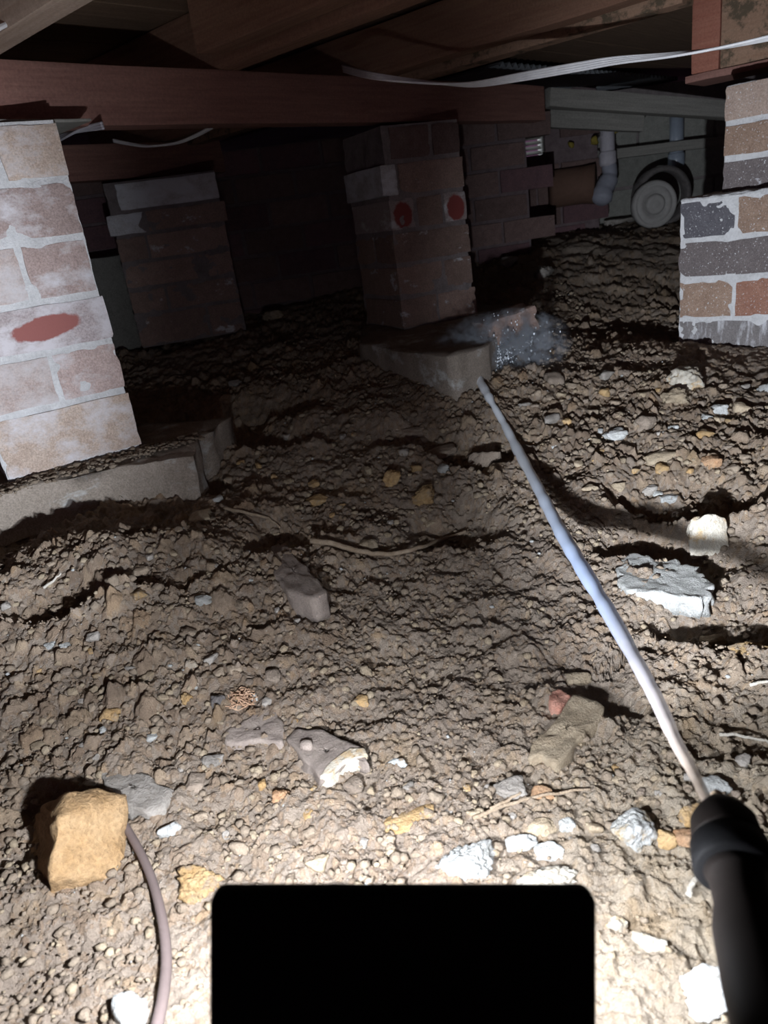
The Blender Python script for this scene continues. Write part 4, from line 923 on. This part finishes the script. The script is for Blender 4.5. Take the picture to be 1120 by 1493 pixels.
# ------------------------------------------------------------------ spray nozzle, water jet, spray
def lathe_axis(prof,p0,p1,ns=28):
    p0=np.array(p0);p1=np.array(p1);L=np.linalg.norm(p1-p0);T=(p1-p0)/L; N=np.cross(T,[0,0,1]);N/=np.linalg.norm(N);B=np.cross(T,N);V=[];Fc=[];n=len(prof)
    for (t,r) in prof:
        for k in range(ns): a=2*math.pi*k/ns; V.append(p0+T*t+r*(N*math.cos(a)+B*math.sin(a)))
    for i in range(n-1):
        for k in range(ns): Fc.append((i*ns+k,i*ns+(k+1)%ns,(i+1)*ns+(k+1)%ns,(i+1)*ns+k))
    Fc.append(tuple(range(ns-1,-1,-1))); Fc.append(tuple((n-1)*ns+k for k in range(ns))); return np.array(V),Fc
g0=at(1052,1186,.36); g1=at(1128,1500,.27); L=np.linalg.norm(g1-g0); T=(g1-g0)/L
gun=empty('spray_nozzle',g0); tag(gun,'dark out-of-focus spray nozzle and handle at the lower right, shooting the water jet','tool')
def gp(name,prof,mat): v,f=lathe_axis(prof,g0,g1); link(name,mesh(name,v-g0,f,M[mat],True),gun)
gp('nozzle',[(-.006,.002),(-.004,.0085),(0,.0115),(.006,.0150),(.016,.0160),(.019,.0160)],'gun')
gp('collar',[(.019,.0148),(.020,.0172),(.032,.0178),(.034,.0160)],'black')
gp('handle',[(.034,.0135),(.037,.0120),(.050,.0118),(.062,.0145),(.085,.0150),(.11,.0146),(L+.04,.0150),(L+.06,.011)],'gun')
gp('nozzle_tip',[(-.014,.0018),(-.012,.0032),(-.004,.0036),(.0,.0036)],'twig')
# jet: real arc from the tip to the foot of the centre pier
jp=[(1036,1176,.385,9),(1010,1125,.42,9.5),(985,1080,.46,10.5),(955,1015,.52,11.5),(920,950,.59,12),(885,888,.68,12.5),(850,830,.79,12),(815,770,.92,11),(785,712,1.06,9.5),(757,660,1.21,8),(735,618,1.35,6),(716,585,1.48,5.5),(702,560,1.57,6.5),(690,543,1.63,9)]
jp=[(x,y,min(d,float((hit(x,y)-campos)@fwd)*.985),w_) for x,y,d,w_ in jp]; print('JET',[round(q[2],2) for q in jp])
P=spline([at(x,y,d) for x,y,d,_ in jp],8); n=len(P); rr=np.interp(np.linspace(0,1,n),np.linspace(0,1,len(jp)),[w_*d/F for _,_,d,w_ in jp])
rr=rr*(1+.06*fbm(np.arange(n)*.35,np.zeros(n),oct=2,seed=4)+np.linspace(0,.22,n)*fbm(np.arange(n)*.9,np.zeros(n),oct=2,seed=5))
v,f=tube(P,rr*.92,16)
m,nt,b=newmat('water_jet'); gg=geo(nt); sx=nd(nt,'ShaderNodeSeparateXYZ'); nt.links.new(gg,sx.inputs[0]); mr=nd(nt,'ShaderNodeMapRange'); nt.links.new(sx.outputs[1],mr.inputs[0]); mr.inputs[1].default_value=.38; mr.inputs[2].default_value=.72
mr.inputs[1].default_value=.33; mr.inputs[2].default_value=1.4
nt.links.new(ramp(nt,mr.outputs[0],[(0,(.22,.18,.15)),(.16,(.22,.22,.25)),(.36,(.56,.68,.93)),(.7,(.86,.92,1.0))]).outputs[0],b.inputs['Base Color']); b.inputs['Roughness'].default_value=.35; b.inputs['Specular IOR Level'].default_value=.5  # ramp offsets lamp falloff in colour: darker near lamp, lighter far; water also whitens
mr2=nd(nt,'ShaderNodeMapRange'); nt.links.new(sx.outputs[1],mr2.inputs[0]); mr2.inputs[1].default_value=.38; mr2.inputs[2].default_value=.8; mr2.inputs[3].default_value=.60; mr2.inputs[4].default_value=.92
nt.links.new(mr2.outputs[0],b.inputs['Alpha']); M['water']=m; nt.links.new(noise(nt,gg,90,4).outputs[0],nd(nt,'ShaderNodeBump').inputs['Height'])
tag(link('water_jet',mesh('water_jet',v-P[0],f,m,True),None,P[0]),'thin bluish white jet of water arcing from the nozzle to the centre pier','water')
# spray cloud and droplets where it lands
m=bpy.data.materials.new('spray_mist'); m.use_nodes=True; nt=m.node_tree; nt.nodes.clear(); out=nd(nt,'ShaderNodeOutputMaterial'); pv=nd(nt,'ShaderNodeVolumePrincipled')
pv.inputs['Color'].default_value=(.84,.89,1,1); pv.inputs['Anisotropy'].default_value=0.0
o_=obc(nt); nz=noise(nt,o_,34,5,.7); ln=nd(nt,'ShaderNodeVectorMath',operation='LENGTH'); mp=nd(nt,'ShaderNodeMapping'); mp.vector_type='TEXTURE'; mp.inputs['Scale'].default_value=(.155,.07,.08)
nt.links.new(o_,mp.inputs[0]); nt.links.new(mp.outputs[0],ln.inputs[0])
fo=nd(nt,'ShaderNodeMapRange'); nt.links.new(ln.outputs['Value'],fo.inputs[0]); fo.inputs[1].default_value=1; fo.inputs[2].default_value=0.0
th=nd(nt,'ShaderNodeMapRange'); nt.links.new(nz.outputs[0],th.inputs[0]); th.inputs[1].default_value=.48; th.inputs[2].default_value=.66
mu=nd(nt,'ShaderNodeMath',operation='MULTIPLY'); nt.links.new(fo.outputs[0],mu.inputs[0]); nt.links.new(th.outputs[0],mu.inputs[1])
m2=nd(nt,'ShaderNodeMath',operation='MULTIPLY'); nt.links.new(mu.outputs[0],m2.inputs[0]); m2.inputs[1].default_value=190; nt.links.new(m2.outputs[0],pv.inputs['Density']); nt.links.new(pv.outputs[0],out.inputs['Volume'])
M['mist']=m; pm=at(728,508,1.53); v,f=ico(3); mo=link('spray_mist',mesh('spray_mist',v*[.155,.07,.08],f,m,True),None,pm); tag(mo,'pale mist of spray where the water jet hits the centre pier','mist',kind='stuff')
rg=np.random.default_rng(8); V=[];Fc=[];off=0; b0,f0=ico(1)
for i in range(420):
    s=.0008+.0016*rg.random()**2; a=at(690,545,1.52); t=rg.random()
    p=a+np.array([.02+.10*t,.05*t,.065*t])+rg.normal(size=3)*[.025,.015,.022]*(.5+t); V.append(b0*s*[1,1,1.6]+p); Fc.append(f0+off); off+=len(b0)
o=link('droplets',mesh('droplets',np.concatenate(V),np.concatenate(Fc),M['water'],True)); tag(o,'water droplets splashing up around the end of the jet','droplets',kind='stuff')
